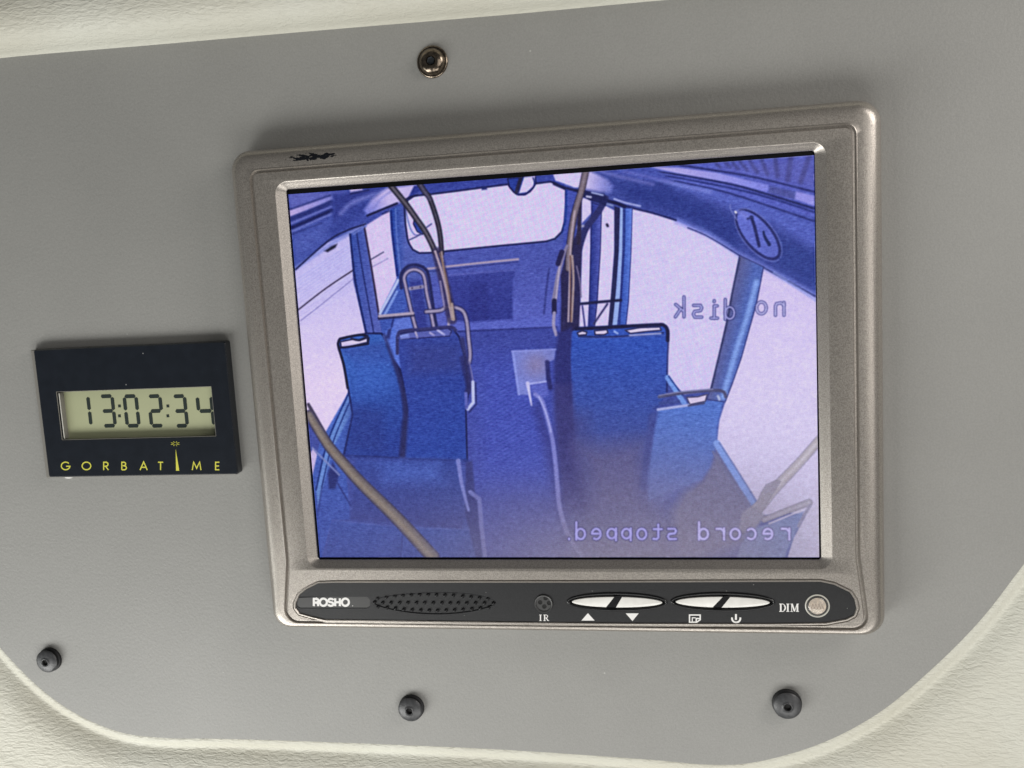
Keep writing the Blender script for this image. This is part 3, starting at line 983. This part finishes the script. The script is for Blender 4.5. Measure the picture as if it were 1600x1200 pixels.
poly([(799, 548), (868, 545), (866, 562), (856, 566), (853, 596), (826, 600), (826, 617), (809, 617)], speck, soft=1.4)
poly([(826, 600), (853, 596), (858, 617), (846, 622), (832, 614)], (92, 98, 196), soft=1.6)
line([(800, 549), (868, 546)], 2, (150, 156, 232), alpha=.8)
line([(802, 552), (811, 616)], 3.4, (146, 156, 236), alpha=.8)
line([(826, 600), (853, 596)], 2.6, (172, 176, 238))
line([(855, 566), (857, 590), (860, 606)], 7, (44, 44, 112), soft=1.6, alpha=.9)
line([(824.5, 599), (827, 614), (830.5, 633)], (6, 2.5), (196, 194, 244))
poly([(832, 636), (844, 626), (868, 700), (878, 790), (900, 850), (880, 850), (850, 700)], (58, 58, 136), soft=8, alpha=.6)
line([(836, 616), (846, 625), (851, 639), (858, 664), (864, 692), (868, 725), (871, 760), (875, 795), (888, 836), (912, 872)], (6, 7), (128, 130, 214), soft=1.6)
line([(842, 620), (853, 645), (861, 675)], 2, (176, 180, 236), alpha=.8)
# small seat on the right, its handle, sills and the far pole
line([(1043, 590), (1069, 630)], 8, (118, 152, 232))
line([(1045, 588), (1066, 617)], 2, (30, 50, 130))
poly([(1110, 722), (1120, 700), (1178, 786), (1165, 850), (1060, 880), (1050, 800), (1070, 764), (1096, 748)], (112, 110, 154), soft=9)
ss = [(1028, 641), (1060, 634), (1100, 627), (1131, 622), (1126, 645), (1121, 666), (1120, 692), (1110, 730), (1096, 750), (1052, 766), (1014, 782), (1010, 752), (1021, 684)]
poly([(1012, 740), (1096, 740), (1080, 760), (1020, 784)], (98, 108, 184), soft=10)
poly(ss, lgrad((1080, 640), (86, 116, 208), (1050, 760), (98, 110, 186)), soft=2.6)
line([(1006, 760), (1010, 720), (1018, 650)], (14, 8), (70, 76, 150), soft=3, alpha=.6)
line([(1120, 693), (1149, 740), (1182, 792)], 11, (128, 156, 232), soft=1.4)
line([(1124, 692), (1154, 738), (1186, 790)], 2, (90, 100, 170), alpha=.8)
line([(1114, 706), (1140, 748), (1170, 794)], 3.5, (110, 112, 160), alpha=.7)
poly([(1155.6, 399), (1193, 417), (1182, 474), (1158, 560), (1144, 600), (1133, 628), (1104, 624), (1110, 609), (1121, 567), (1135, 504), (1145, 454)], lgrad((1134, 500), (92, 94, 154), (1158, 506), (84, 104, 188)), edge=(50, 54, 120), ew=2, ea=.7)
line([(1182, 440), (1170, 486), (1154, 536), (1138, 590), (1130, 620)], 8, (134, 162, 234), soft=2.6, alpha=.9)
line([(1156, 404), (1144, 458), (1136, 504), (1121, 566), (1112, 606)], 3, (56, 60, 110), alpha=.9)
line([(1030, 620), (1066, 614), (1113, 610), (1130, 612), (1134, 620)], 5, (78, 78, 122))
line([(1030, 618), (1066, 612), (1113, 608)], 1.6, (150, 150, 200), alpha=.8)
poly([(1073, 621), (1090, 620), (1105, 616), (1102, 627), (1078, 632)], (212, 198, 234), edge=(60, 58, 98), ew=2)
line([(1028, 640), (1076, 633)], 4, (170, 176, 230))
line([(1076, 634), (1100, 630)], 3, (70, 72, 120))
line([(1031, 630), (1060, 627)], 5, (64, 76, 150), alpha=.7)
line([(1122, 619), (1124, 624)], 4, (170, 180, 220))
poly([(1149, 880), (1158, 850), (1180, 826), (1201, 818), (1256, 799), (1248, 824), (1229, 862), (1226, 880)], (122, 138, 200), soft=2)
tube([(1290, 676), (1250, 722), (1212, 762), (1188, 790), (1168, 810)], (11, 17), (180, 172, 182), (140, 134, 156), 1.5)
poly([(1178, 800), (1188, 772), (1197, 757), (1214, 750), (1220, 752), (1210, 768), (1190, 800), (1172, 818)], (158, 152, 172), soft=1.5, edge=(128, 124, 150), ew=1.5, ea=.5)
poly([(1160, 800), (1178, 790), (1196, 806), (1180, 826), (1150, 836), (1158, 812)], (146, 142, 168), soft=3)
tube([(1194, 812), (1230, 798), (1264, 785)], (7, 9), (166, 160, 176), (132, 126, 150), 1.3)
line([(1202, 818), (1254, 797)], 2.6, (222, 214, 238))
line([(1266, 790), (1256, 806), (1248, 822)], 5, (150, 146, 176), alpha=.9)
# sign on the roof side
el = ellipse(1184, 366, 47, 21, 40, math.radians(50))
poly(el, lgrad((1160, 335), (104, 112, 214), (1210, 395), (96, 104, 200)), soft=1.5)
line(el + el[:1], 4.2, (46, 50, 118), curve=False)
line(ellipse(1185, 367, 50, 24, 40, math.radians(50)), 1.4, (128, 134, 214), curve=False, alpha=.6)
poly([(1149, 330), (1160, 329), (1172, 337), (1166, 344)], (120, 126, 222), soft=3)
line([(1174, 339), (1180, 358), (1186, 384)], 5, (42, 46, 110))
line([(1168, 342), (1176, 339)], 3, (50, 56, 120))
line([(1193, 362), (1195, 370), (1202, 382)], (3, 5.5), (34, 44, 104))
line([(1149, 331), (1150, 332)], 3, (230, 226, 240))
line([(1141, 320), (1142, 328), (1152, 344)], 1.6, (140, 146, 224), alpha=.7)
# veil of hazy light, painted into the colours at the bottom of the picture
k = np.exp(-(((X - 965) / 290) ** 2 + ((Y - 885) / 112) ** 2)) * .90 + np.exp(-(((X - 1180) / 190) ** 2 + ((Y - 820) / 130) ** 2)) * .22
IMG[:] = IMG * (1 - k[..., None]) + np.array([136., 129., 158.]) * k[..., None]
# weave streaks on the seats, slight rolls
n1 = rng.normal(0, 1, (TH, TW))
for _ in range(2):
    n1 = (n1 + np.roll(n1, 1, 1) + np.roll(n1, 2, 1) + np.roll(n1, -1, 1) + np.roll(n1, -2, 1)) / 5 * 1.8
blue = np.clip((IMG[..., 2] - IMG[..., 0] - 60) / 50, 0, 1)
IMG += (n1 * 5.5 * blue)[..., None] * np.array([.8, 1., 1.1])
dx = rng.integers(0, TW - 20, 420)
dy = rng.integers(0, TH, 420)
for a, b_ in zip(dx, dy):
    if blue[b_, a] > .8:
        IMG[b_, a:a + int(rng.integers(5, 16))] += float(rng.choice([14, 18, -12]))
# moving-pattern texture of the ribbed floor and back wall
fl = np.exp(-(((X - 800) / 75) ** 2 + ((Y - 650) / 110) ** 2)) + .5 * np.exp(-(((X - 800) / 90) ** 2 + ((Y - 450) / 50) ** 2))
IMG += (fl * blue * np.sin(X * .55 + Y * .95) * 5)[..., None] * np.array([1., .6, 1.])
# mirrored on-screen text
OSD = {
    'r': [[(0, 0), (0, .64)], [(0, .46), (.16, .62), (.42, .62)]], 'e': [[(.05, .34), (.5, .34)] + arc(.27, .32, .25, .30, 5, 300, 12)],
    'c': [arc(.28, .32, .26, .30, 50, 310, 12)], 'o': [arc(.27, .32, .26, .30, 0, 360, 16)],
    'd': [arc(.25, .32, .25, .30, 0, 360, 16), [(.5, 0), (.5, 1)]], 's': [[(.48, .62), (.1, .62), (.03, .5), (.1, .36), (.42, .32), (.5, .18), (.42, .03), (.03, .03)]],
    't': [[(.2, .86), (.2, .12), (.3, .02), (.48, .04)], [(0, .6), (.46, .6)]], 'p': [arc(.27, .34, .25, .28, 0, 360, 16), [(.02, .64), (.02, -.04)]],
    'n': [[(.02, 0), (.02, .64)], [(.02, .5), (.18, .62), (.42, .58), (.48, .44), (.48, 0)]], 'i': [[(.1, .64), (.26, .64), (.26, .02)], [(.08, .02), (.44, .02)], [(.26, .86), (.26, .9)]],
    'k': [[(.02, 0), (.02, 1)], [(.48, .62), (.06, .3)], [(.2, .4), (.5, .0)]], '.': [[(.25, .02), (.25, .05)]],
}


def osd(txt, xs, y0, y1, H, wcell, light, dark, pen=3.6):
    for ch, xc in zip(txt, xs):
        yb = y0 + (y1 - y0) * (xc - xs[-1]) / (xs[0] - xs[-1] + 1e-9)
        for pas in (0, 1):
            for stq in OSD[ch]:
                P = [(xc - (a - .26) * wcell, yb - b_ * H) for a, b_ in stq]
                line(P, pen + (2.6 if pas == 0 else 0), dark if pas == 0 else light, soft=.9, alpha=.85 if pas == 0 else .95, curve=False)


osd('record', [1226, 1200, 1174, 1149, 1124, 1099], 843, 843, 27, 28, (186, 178, 232), (108, 102, 148))
osd('stopped.', [1050, 1027, 1003, 979, 956, 932, 907, 889], 843, 843, 27, 27, (168, 162, 230), (84, 80, 134))
osd('no', [1218, 1190], 491, 492.5, 31, 29, (176, 172, 226), (58, 60, 128), 2.8)
osd('disk', [1140, 1116, 1090, 1062], 495, 499, 31, 28, (158, 156, 218), (46, 50, 118), 2.8)
# edge enhancement and tone of the camera
def soften(a, n):
    for _ in range(n):
        a = (a * 2 + np.roll(a, 1, 0) + np.roll(a, -1, 0) + np.roll(a, 1, 1) + np.roll(a, -1, 1)) / 6
    return a


IMG = soften(IMG, 2)
IMG = IMG + .62 * (IMG - soften(IMG, 14))
hot = np.clip(IMG @ np.array([.3, .55, .15]) - 165, 0, 60)
for _ in range(60):
    hot = (hot + np.roll(hot, 2, 0) + np.roll(hot, -2, 0) + np.roll(hot, 2, 1) + np.roll(hot, -2, 1)) / 5
IMG += (hot * .24)[..., None] * np.array([.8, .85, 1.2])
lum = IMG @ np.array([.3, .55, .15])
IMG += (np.where(lum < 116, .15, .02) * (lum - 116))[..., None]
IMG[..., 2] *= np.where(lum > 150, 1., .975)
IMG += (blue)[..., None] * np.array([-3., 1.0, 2.])
# blotchy compression noise, coarser in the dark parts
n2 = rng.normal(0, 1, (TH // 5 + 1, TW // 7 + 1))
n2 = np.repeat(np.repeat(n2, 5, 0), 7, 1)[:TH, :TW]
n2 = soften(n2, 5)
n3 = rng.normal(0, 1, (TH // 2 + 1, TW // 3 + 1))
n3 = soften(np.repeat(np.repeat(n3, 2, 0), 3, 1)[:TH, :TW], 1)
IMG += (n2 * 3.6 + n3 * 4.0)[..., None] * np.array([.8, .9, 1.1])
IMG += (np.sin(Y * 2.05 + X * .28) * 2.4)[..., None]
IMG = np.clip(IMG, 4, 250)
IMG = np.where(IMG > 232, 232 + (IMG - 232) * .7, IMG)
# lcd cell structure, grain, slight blur
IMG = (IMG * 2 + np.roll(IMG, 1, 0) + np.roll(IMG, -1, 0) + np.roll(IMG, 1, 1) + np.roll(IMG, -1, 1)) / 6
jj, ii = np.mgrid[0:TH, 0:TW]
cell = ((ii % 3) == 0) * -4. + ((jj % 3) == 0) * -5.
IMG += cell[..., None] + rng.normal(0, 4.2, (TH, TW, 1)) + rng.normal(0, 2.2, (TH, TW, 3))
IMG = np.clip(IMG, 0, 255) / 255
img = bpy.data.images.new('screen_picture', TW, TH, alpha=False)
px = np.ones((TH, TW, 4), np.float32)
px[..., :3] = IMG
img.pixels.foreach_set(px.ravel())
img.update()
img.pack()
M_screen = bpy.data.materials.new('lit_screen')
M_screen.use_nodes = True
nt = M_screen.node_tree
b = nt.nodes['Principled BSDF']
b.inputs['Base Color'].default_value = (.01, .01, .012, 1)
b.inputs['Roughness'].default_value = .28
b.inputs['Specular IOR Level'].default_value = .25
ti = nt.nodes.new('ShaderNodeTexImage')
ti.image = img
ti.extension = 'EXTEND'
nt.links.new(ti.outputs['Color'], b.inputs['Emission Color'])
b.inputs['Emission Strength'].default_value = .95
lit_q = [lit[3], lit[2], lit[1], lit[0]]
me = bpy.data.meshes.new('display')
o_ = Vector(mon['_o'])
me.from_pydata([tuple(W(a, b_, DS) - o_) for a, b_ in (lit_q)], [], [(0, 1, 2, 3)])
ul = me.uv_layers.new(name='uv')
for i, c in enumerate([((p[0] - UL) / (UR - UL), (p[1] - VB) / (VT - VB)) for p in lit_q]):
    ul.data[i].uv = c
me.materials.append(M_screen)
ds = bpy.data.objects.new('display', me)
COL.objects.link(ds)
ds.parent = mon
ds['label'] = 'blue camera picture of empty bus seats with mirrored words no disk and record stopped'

# ---- control strip
PD = FD + .30
mb = MB()
badge_px = [(463, 932.5), (574, 932.5), (578.5, 938), (578.5, 947), (574, 950.5), (468, 950.5), (463, 946)]
bdg = roundpoly(uvs(badge_px, PD)[::-1], .8, 4, 2)
lensL = uvs([(582, 941), (600, 932), (640, 927), (680, 925.5), (720, 926), (755, 931), (775, 941), (757, 951), (720, 958), (680, 960), (640, 957.5), (600, 950)], PD)
lens = catmull(lensL, 4, True)[::-1]
elc = [uv(963.5, 940.3, PD), uv(1128.5, 940.3, PD)]
EA, EB = 15.6, 2.75
wells = [ellipse(c[0], c[1], EA - .5, EB - .5, 56) for c in elc]
mb.flat([offset(stc, -.02), bdg, lens] + wells, PD)
mb.loft([at_d(bdg, PD), at_d(offset(bdg, -.12), PD + .22)])
mb.loft([at_d(lens, PD), at_d(offset(lens, -.35), PD + .28)])
mb.flat([offset(lens, -.35)], PD + .28)
for wl_ in wells:
    mb.loft([at_d(wl_, PD), at_d(offset(wl_, -.1), PD + .9)])
    mb.flat([offset(wl_, -.1)], PD + .9)
plate = mb.build('control_strip', M_black, mon)
mb = MB()
mb.flat([offset(bdg, -.10)], PD + .2)
badge = mb.build('badge', M_badge, mon)
# grip dots
dots = [(550, 205), (592, 208), (635, 208), (680, 208), (723, 208), (768, 208), (810, 208), (855, 209), (900, 209), (943, 210), (985, 210), (1030, 210), (1075, 210), (1122, 210), (1168, 211),
        (567, 183), (611, 178), (655, 173), (697, 170), (740, 167), (784, 166), (828, 166), (872, 167), (916, 168), (960, 170), (1008, 175), (1052, 178), (1096, 183), (1140, 186),
        (568, 228), (614, 233), (658, 237), (702, 242), (745, 245), (790, 247), (834, 248), (878, 248), (922, 247), (966, 246), (1010, 243), (1056, 240), (1100, 236), (1145, 232)]
mb = MB()
for a, b_ in dots:
    c = uv(420 + a / 3.333, 880 + b_ / 3.333, PD)
    lathe(mb, c[0], c[1], [(.60, PD + .3), (.55, PD - .1), (.4, PD - .42), (.2, PD - .55), (.01, PD - .58)], 12)
mb.build('grip_dots', M_black, mon, smooth=60, kind='stuff')


# lettering: helper maps font box to photograph measurements on depth d
def letters(name, font, txt, starts, ybot, H_px, width_px, pen, d, m, parent, label=None, slope=0., serif=False):
    mb_ = MB()
    for ch, x0 in zip(txt, starts):
        for stq in font[ch]:
            P, pn = (stq if serif else (stq, 1.))
            yb = ybot + slope * (x0 - starts[0])
            Q = [uv(x0 + a * width_px, yb - b_ * H_px, d) for a, b_ in P]
            ribbon(mb_, Q, pn * pen, d, .03)
    return mb_.build(name, m, parent, label=label)


letters('lettering', SANS, 'ROSHO', [489.2, 499.3, 512.2, 522.6, 533.6], 947.0, 12.2, 15.2, .76, PD + .17, M_print, badge)
mb = MB()
c = uv(551, 946.5, PD + .17)
mb.prism(ellipse(c[0], c[1], .14, .14, 10), PD + .19, PD + .14)
mb.build('full_stop', M_print, badge)
letters('lettering', SERIF, 'IR', [842.5, 849], 970.2, 9.8, 10.2, 2.0, PD - .02, M_print, mon, serif=True)
letters('lettering', SERIF, 'DIM', [1217.5, 1228.5, 1235], 955.8, 12.6, 12.2, 2.45, PD - .02, M_print, mon, serif=True)


def fp(x, y):
    return 820 + x / 2.7586, 880 + y / 2.7586


def icon(name, polys, label=None):
    m_ = MB()
    for i, P in enumerate(polys):
        Q = [uv(*fp(*p), PD) for p in P]
        m_.prism(Q, PD - .01, PD - .05 - i * .01)
    return m_.build(name, M_print, mon, label=label)


icon('arrow_icon', [[(244, 247), (301, 247), (272, 215)]], 'white triangle pointing up')
icon('arrow_icon', [[(435, 216), (491, 216), (464, 249)]], 'white triangle pointing down')
mb = MB()
Q = [uv(*fp(*p), PD) for p in [(710, 223), (756, 223), (756, 243), (741, 254), (710, 254)]]
ribbon(mb, Q, .42, PD - .02, .03, closed=True)
ribbon(mb, [uv(*fp(*p), PD) for p in [(739, 254), (739, 238), (757, 238)]], .40, PD - .02, .03)
ribbon(mb, [uv(*fp(*p), PD) for p in [(722, 252), (722, 234)]], .30, PD - .02, .03)
ribbon(mb, [uv(*fp(*p), PD) for p in [(720, 235), (736, 235)]], .30, PD - .02, .03)
mb.build('menu_icon', M_print, mon, label='white folded page symbol')
mb = MB()
ribbon(mb, [uv(*fp(911 + 18 * math.cos(t), 238 + 17 * math.sin(t)), PD) for t in np.linspace(math.radians(-15), math.radians(195), 14)], .55, PD - .02, .03)
ribbon(mb, [uv(*fp(*p), PD) for p in [(910, 219), (910, 244)]], .60, PD - .02, .03)
mb.build('power_icon', M_print, mon, label='white power symbol')

# button rims and buttons
for k, c in enumerate(elc):
    mb = MB()
    rg = []
    for j in range(8):
        t = 2 * math.pi * j / 8
        rg.append(at_d(ellipse(c[0], c[1], EA + .38 * math.cos(t), EB + .38 * math.cos(t), 64), PD - .10 - .34 * math.sin(t)))
    rg.append(rg[0])
    mb.loft(rg)
    mb.build('button_rim', M_rim, mon, smooth=60)
    bar_px = [[(390, 142), (422, 138), (392, 190), (352, 190)], [(858, 142), (890, 138), (848, 190), (812, 190)]][k]
    bar = [uv(*fp(*p), PD) for p in bar_px]
    mb = MB()
    mb.prism(bar, PD + .9, PD - .12)
    mb.build('divider', M_rim, mon)
    # each button is the part of the lens on its side of the slanted divider
    for side in (0, 1):
        E_ = ellipse(c[0], c[1] - .18, EA - 1.2, EB - .95, 90)
        p, q2 = (bar[0], bar[3]) if side == 0 else (bar[1], bar[2])
        dxy = (q2[0] - p[0], q2[1] - p[1])

        def sd_(pt):
            s_ = dxy[0] * (pt[1] - p[1]) - dxy[1] * (pt[0] - p[0])
            return -s_ if side == 0 else s_
        outp = []
        for i in range(len(E_)):
            a, b_ = E_[i], E_[(i + 1) % len(E_)]
            sa, sb = sd_(a), sd_(b_)
            if sa >= 0:
                outp.append(a)
            if (sa >= 0) != (sb >= 0):
                t = sa / (sa - sb)
                outp.append((a[0] + (b_[0] - a[0]) * t, a[1] + (b_[1] - a[1]) * t))
        mb = MB()
        mb.prism(offset(outp, -.10), PD + .9, PD + .0, .05)
        mb.build('button', M_white, mon, smooth=40)

# infra-red receiver
c = uv(849.5, 943, PD)
mb = MB()
lathe(mb, c[0], c[1], [(3.0, PD + .05), (3.0, PD - .35), (2.85, PD - .5), (2.5, PD - .42), (2.4, PD - .2), (.01, PD - .2)], 36)
ir = mb.build('infrared_receiver', M_badge, mon, smooth=50)
mb = MB()
for a, b_ in [(90, 151), (66, 169), (104, 172), (84, 187)]:
    q_ = uv(*fp(a, b_), PD - .2)
    lathe(mb, q_[0], q_[1], [(.72, PD - .19), (.70, PD - .28), (.52, PD - .23), (.01, PD - .21)], 16)
mb.build('hole', M_hole, ir)
# light sensor
c = uv(1277, 946.5, PD)
mb = MB()
lathe(mb, c[0], c[1], [(3.65, PD + .05), (3.65, PD - .2), (3.45, PD - .32), (3.25, PD - .2), (3.25, PD + .05)], 40)
sr = mb.build('light_sensor', M_lcdedge, mon, smooth=50, label='clear round dimmer light sensor with a pinkish core')
mb = MB()
lathe(mb, c[0], c[1], [(2.45, PD + .1), (2.4, PD - .1), (2.2, PD - .12), (.01, PD - .12)], 36)
mb.build('core', M_sensor_in, sr, smooth=50)
mb = MB()
zz = []
for i in range(9):
    zz.append((c[0] - 1.7 + i * .42, c[1] + (.75 if i % 2 else -.75)))
ribbon(mb, zz, .16, PD - .14, .03)
mb.build('zigzag_track', mat('sensor_track', (.40, .26, .20), .5), sr)
mb = MB()
lathe(mb, c[0], c[1], [(3.2, PD - .25), (3.0, PD - .6), (2.5, PD - .95), (1.6, PD - 1.2), (.8, PD - 1.3), (.01, PD - 1.32)], 40)
mb.build('clear_dome', M_sensor, sr, smooth=80)

# ------------------------------------------------------------------ the clock
CF = 5.6
clk = thing('clock', -146, -10, DP, 'small black rectangular digital clock with green display reading 13:02:34, left of the monitor', 'clock')
cL, cR, cT, cB = uv(54, 640, CF)[0], uv(364, 640, CF)[0], 0, 0
cc = uvs([(52, 545), (356, 535.5), (373, 742), (76, 744)], CF)
x0, x1 = (cc[0][0] + cc[3][0]) / 2, (cc[1][0] + cc[2][0]) / 2
x1 -= .7
y1, y0 = (cc[0][1] + cc[1][1]) / 2, (cc[2][1] + cc[3][1]) / 2
body = roundpoly([(x0, y1), (x0, y0), (x1, y0), (x1, y1)], .7, 5, 4)
wc_ = uvs([(87.5, 610), (331, 605), (337.5, 683.5), (95, 687)], CF)
wx0, wx1 = (wc_[0][0] + wc_[3][0]) / 2, (wc_[1][0] + wc_[2][0]) / 2
wy1, wy0 = (wc_[0][1] + wc_[1][1]) / 2, (wc_[2][1] + wc_[3][1]) / 2
win = roundpoly([(wx0, wy1), (wx0, wy0), (wx1, wy0), (wx1, wy1)], .35, 4, 2)
mb = MB()
mb.loft([at_d(offset(body, .15), DP + .2), at_d(offset(body, .15), CF + .9), at_d(offset(body, .1), CF + .35), at_d(offset(body, -.25), CF)])
mb.flat([offset(body, -.25), win], CF)
LD = CF + 2.9
mb.loft([at_d(win, CF), at_d(win, LD + .3)])
mb.build('case', M_case, clk)
mb = MB()
bk = [(x0 - 1.75, y1 - .1), (x0 - 1.75, y0 - .5), (x1 - 1, y0 - .5), (x1 - 1, y1 - .1)]
mb.loft([at_d(bk, DP + .1), at_d(bk, CF + 1.1), at_d(offset(bk, -.2), CF + .9), at_d(offset(bk, -2.4), CF + .9)])
mb.build('back_shell', M_edge, clk)
# glass-edged display block inside the window
mb = MB()
rim1 = offset(win, -.28)
mb.loft([at_d(offset(win, -.02), CF + .25), at_d(offset(win, -.08), CF + .12), at_d(offset(win, -.22), CF + .12), at_d(rim1, CF + .3)])
mb.build('window_rim', M_edge, clk)
mb = MB()
mb.prism([(wx0 + .62, wy1 - .75), (wx0 + .62, wy0 + .45), (wx0 + 1.0, wy0 + .45), (wx0 + 1.0, wy1 - .75)], LD, CF + .75, .04)
mb.build('display_edge', M_edge, clk)
mb = MB()
mb.prism([(wx0 + .60, wy1 - .8), (wx0 + .60, wy0 + .45), (wx0 + .95, wy0 + .45), (wx0 + .95, wy1 - .8)], CF + .7, CF + .6, .03)
mb.build('glass_edge', M_lcdedge, clk)
mb = MB()
mb.flat([offset(win, .0)], LD)
lcd = mb.build('lcd_panel', M_lcdglass, clk)


def cp(x, y):
    return x / 3.8095, 500 + y / 3.8095


SEG = {'a': ((.10, 1), (.90, 1)), 'g': ((.12, .5), (.88, .5)), 'd': ((.10, 0), (.90, 0)), 'f': ((0, .94), (0, .55)), 'b': ((1, .94), (1, .55)), 'e': ((0, .45), (0, .06)), 'c': ((1, .45), (1, .06))}
DIG = {'1': 'bc', '3': 'abgcd', '0': 'abcdef', '2': 'abged', '4': 'fgbc'}
SD = LD - .06
for ch, xa, xb in [('1', 447, 532), ('3', 607, 676), ('0', 748, 818), ('2', 893, 960), ('3', 1040, 1106), ('4', 1182, 1264)]:
    pa_, pb_ = uv(*cp(xa, 632), SD), uv(*cp(xb, 452), SD)
    q0, q1 = uv(*cp(xa, 540), SD), uv(*cp(xb, 540), SD)
    if ch == '1':
        q0 = (q1[0] - 3.6, q0[1])
    dw = q1[0] - q0[0]
    dh = uv(*cp(xa, 454), SD)[1] - uv(*cp(xa, 630), SD)[1]
    yb = uv(*cp((xa + xb) / 2, 630), SD)[1]
    mb = MB()
    for s_ in DIG[ch]:
        (ax, ay), (bx, by) = SEG[s_]
        P = np.array([q0[0] + ax * dw, yb + ay * dh])
        Q2 = np.array([q0[0] + bx * dw, yb + by * dh])
        e = (Q2 - P) / np.linalg.norm(Q2 - P)
        n_ = np.array([-e[1], e[0]])
        h_ = .66
        pts = [P - e * .32 + n_ * 0, P + e * .15 + n_ * h_, Q2 - e * .15 + n_ * h_, Q2 + e * .32, Q2 - e * .15 - n_ * h_, P + e * .15 - n_ * h_]
        mb.prism([tuple(map(float, t)) for t in pts], SD + .01, SD - .02)
    mb.build('digit', M_seg, lcd)
for xq in (711, 999):
    mb = MB()
    for yq in (512, 571):
        c = uv(*cp(xq, yq), SD)
        mb.prism([(c[0] - .5, c[1] - .5), (c[0] + .5, c[1] - .5), (c[0] + .5, c[1] + .5), (c[0] - .5, c[1] + .5)], SD + .01, SD - .02)
    mb.build('colon', M_seg, lcd)
# yellow lettering
mb = MB()
for ch, xl in [('G', 363), ('O', 487), ('R', 612), ('B', 720), ('A', 833), ('T', 942), ('M', 1145), ('E', 1278)]:
    for stq in GEO[ch]:
        ribbon(mb, [uv(*cp(xl + a * 56, 893 - b_ * 49), CF) for a, b_ in stq], .42, CF - .01, .02)
P = [uv(*cp(x_, y_), CF) for x_, y_ in ((1046, 768), (1067, 897), (1048, 897))]
mb.prism(P, CF - .005, CF - .04)
mb.build('lettering', M_yellow, clk, label='thin yellow letters, the I drawn as a tall spike under a small burst')
mb = MB()
for t in range(8):
    a = math.radians(22 + t * 45)
    c0 = (1043 + 9 * math.cos(a), 736 + 6 * math.sin(a))
    c1 = (1043 + 27 * math.cos(a), 736 + 15 * math.sin(a))
    ribbon(mb, [uv(*cp(*c0), CF), uv(*cp(*c1), CF)], .15, CF - .01, .02)
mb.build('burst', M_yellow, clk)
# blob of old adhesive under the clock
mb = MB()
c = uv(107, 745.5, DP)
mb.loft([at_d([(p[0], p[1]) for p in ellipse(c[0], c[1], 1.7, .5, 16)], DP), at_d(ellipse(c[0], c[1] + .1, 1.3, .3, 16), DP - .5), at_d(ellipse(c[0], c[1] + .1, .02, .02, 16), DP - .6)])
gl = mb.build('glue_blob', M_chip, smooth=60)
gl['label'] = 'tiny whitish dab of glue on the grey panel below the left end of the clock'
gl['category'] = 'glue'

# ------------------------------------------------------------------ bolts


def bolt(px_, py_, r, label, kind, tilt=(0, 0)):
    hd = DP - (2.6 if kind == 'black' else 1.6)
    c = uv(px_, py_, hd)
    t = thing('bolt', c[0], c[1], DP, label, 'bolt', 'bolts fastening the grey panel')
    mb_ = MB()
    if kind == 'black':
        lathe(mb_, c[0], c[1], [(r * 1.03, DP + .1), (r * 1.03, DP - .9), (r * .98, DP - 1.1), (r * .86, DP - 1.2), (r * .84, DP - 2.2), (r * .5, DP - 2.2)])
        mb_.build('washer', M_washer, t, smooth=40)
        mb_ = MB()
        lathe(mb_, c[0], c[1], [(r * .85, DP - 2.0), (r * .96, DP - 2.15), (r * .98, DP - 2.35), (r * .95, DP - 2.6), (r * .84, DP - 2.85), (r * .66, DP - 3.12), (r * .48, DP - 3.3), (r * .36, DP - 3.34), (r * .31, DP - 3.6), (r * .27, DP - 3.55), (r * .25, DP - 2.6), (.01, DP - 2.5)])
        h_ = mb_.build('head', M_rubber, t, smooth=50)
        top, sm = DP - 3.45, M_hole
        sk = r * .235
    else:
        lathe(mb_, c[0], c[1], [(r * .97, DP + .1), (r, DP - .35), (r * .96, DP - .7), (r * .86, DP - .8), (r * .8, DP - .7)])
        mb_.build('washer', M_bronze, t, smooth=50)
        mb_ = MB()
        lathe(mb_, c[0], c[1], [(r * .84, DP - .6), (r * .83, DP - 1.1), (r * .76, DP - 1.75), (r * .62, DP - 2.3), (r * .46, DP - 2.65), (r * .34, DP - 2.8), (r * .30, DP - 2.75), (r * .27, DP - 1.8), (.01, DP - 1.7)])
        h_ = mb_.build('head', M_bronze, t, smooth=50)
        top, sm = DP - 2.6, M_socket
        sk = r * .25
    # six-sided socket
    hexo = ellipse(c[0], c[1], sk, sk, 6, .3)
    mb_ = MB()
    mb_.loft([at_d(hexo, top + .15), at_d(ellipse(c[0], c[1], sk * .8, sk * .8, 6, .3), top + .7)])
    mb_.flat([ellipse(c[0], c[1], sk * .8, sk * .8, 6, .3)], top + .7)
    mb_.build('socket', sm, h_, smooth=20)
    return t


bolt(674, 95.5, 5.0, 'shiny browned metal bolt at the top of the panel above the monitor', 'bronze')
bolt(72.5, 1034, 4.35, 'black domed bolt in the lower left corner of the panel beside the cream edge', 'black')
bolt(640.5, 1109.5, 4.35, 'black domed bolt below the monitor near the middle of the panel bottom edge', 'black')
bolt(1230.5, 1103.5, 4.55, 'black domed bolt below the right end of the monitor by the curved cream edge', 'black')

# dust specks on clock face and panel
for o in list(bpy.data.objects):
    if '_o' in o:
        del o['_o']
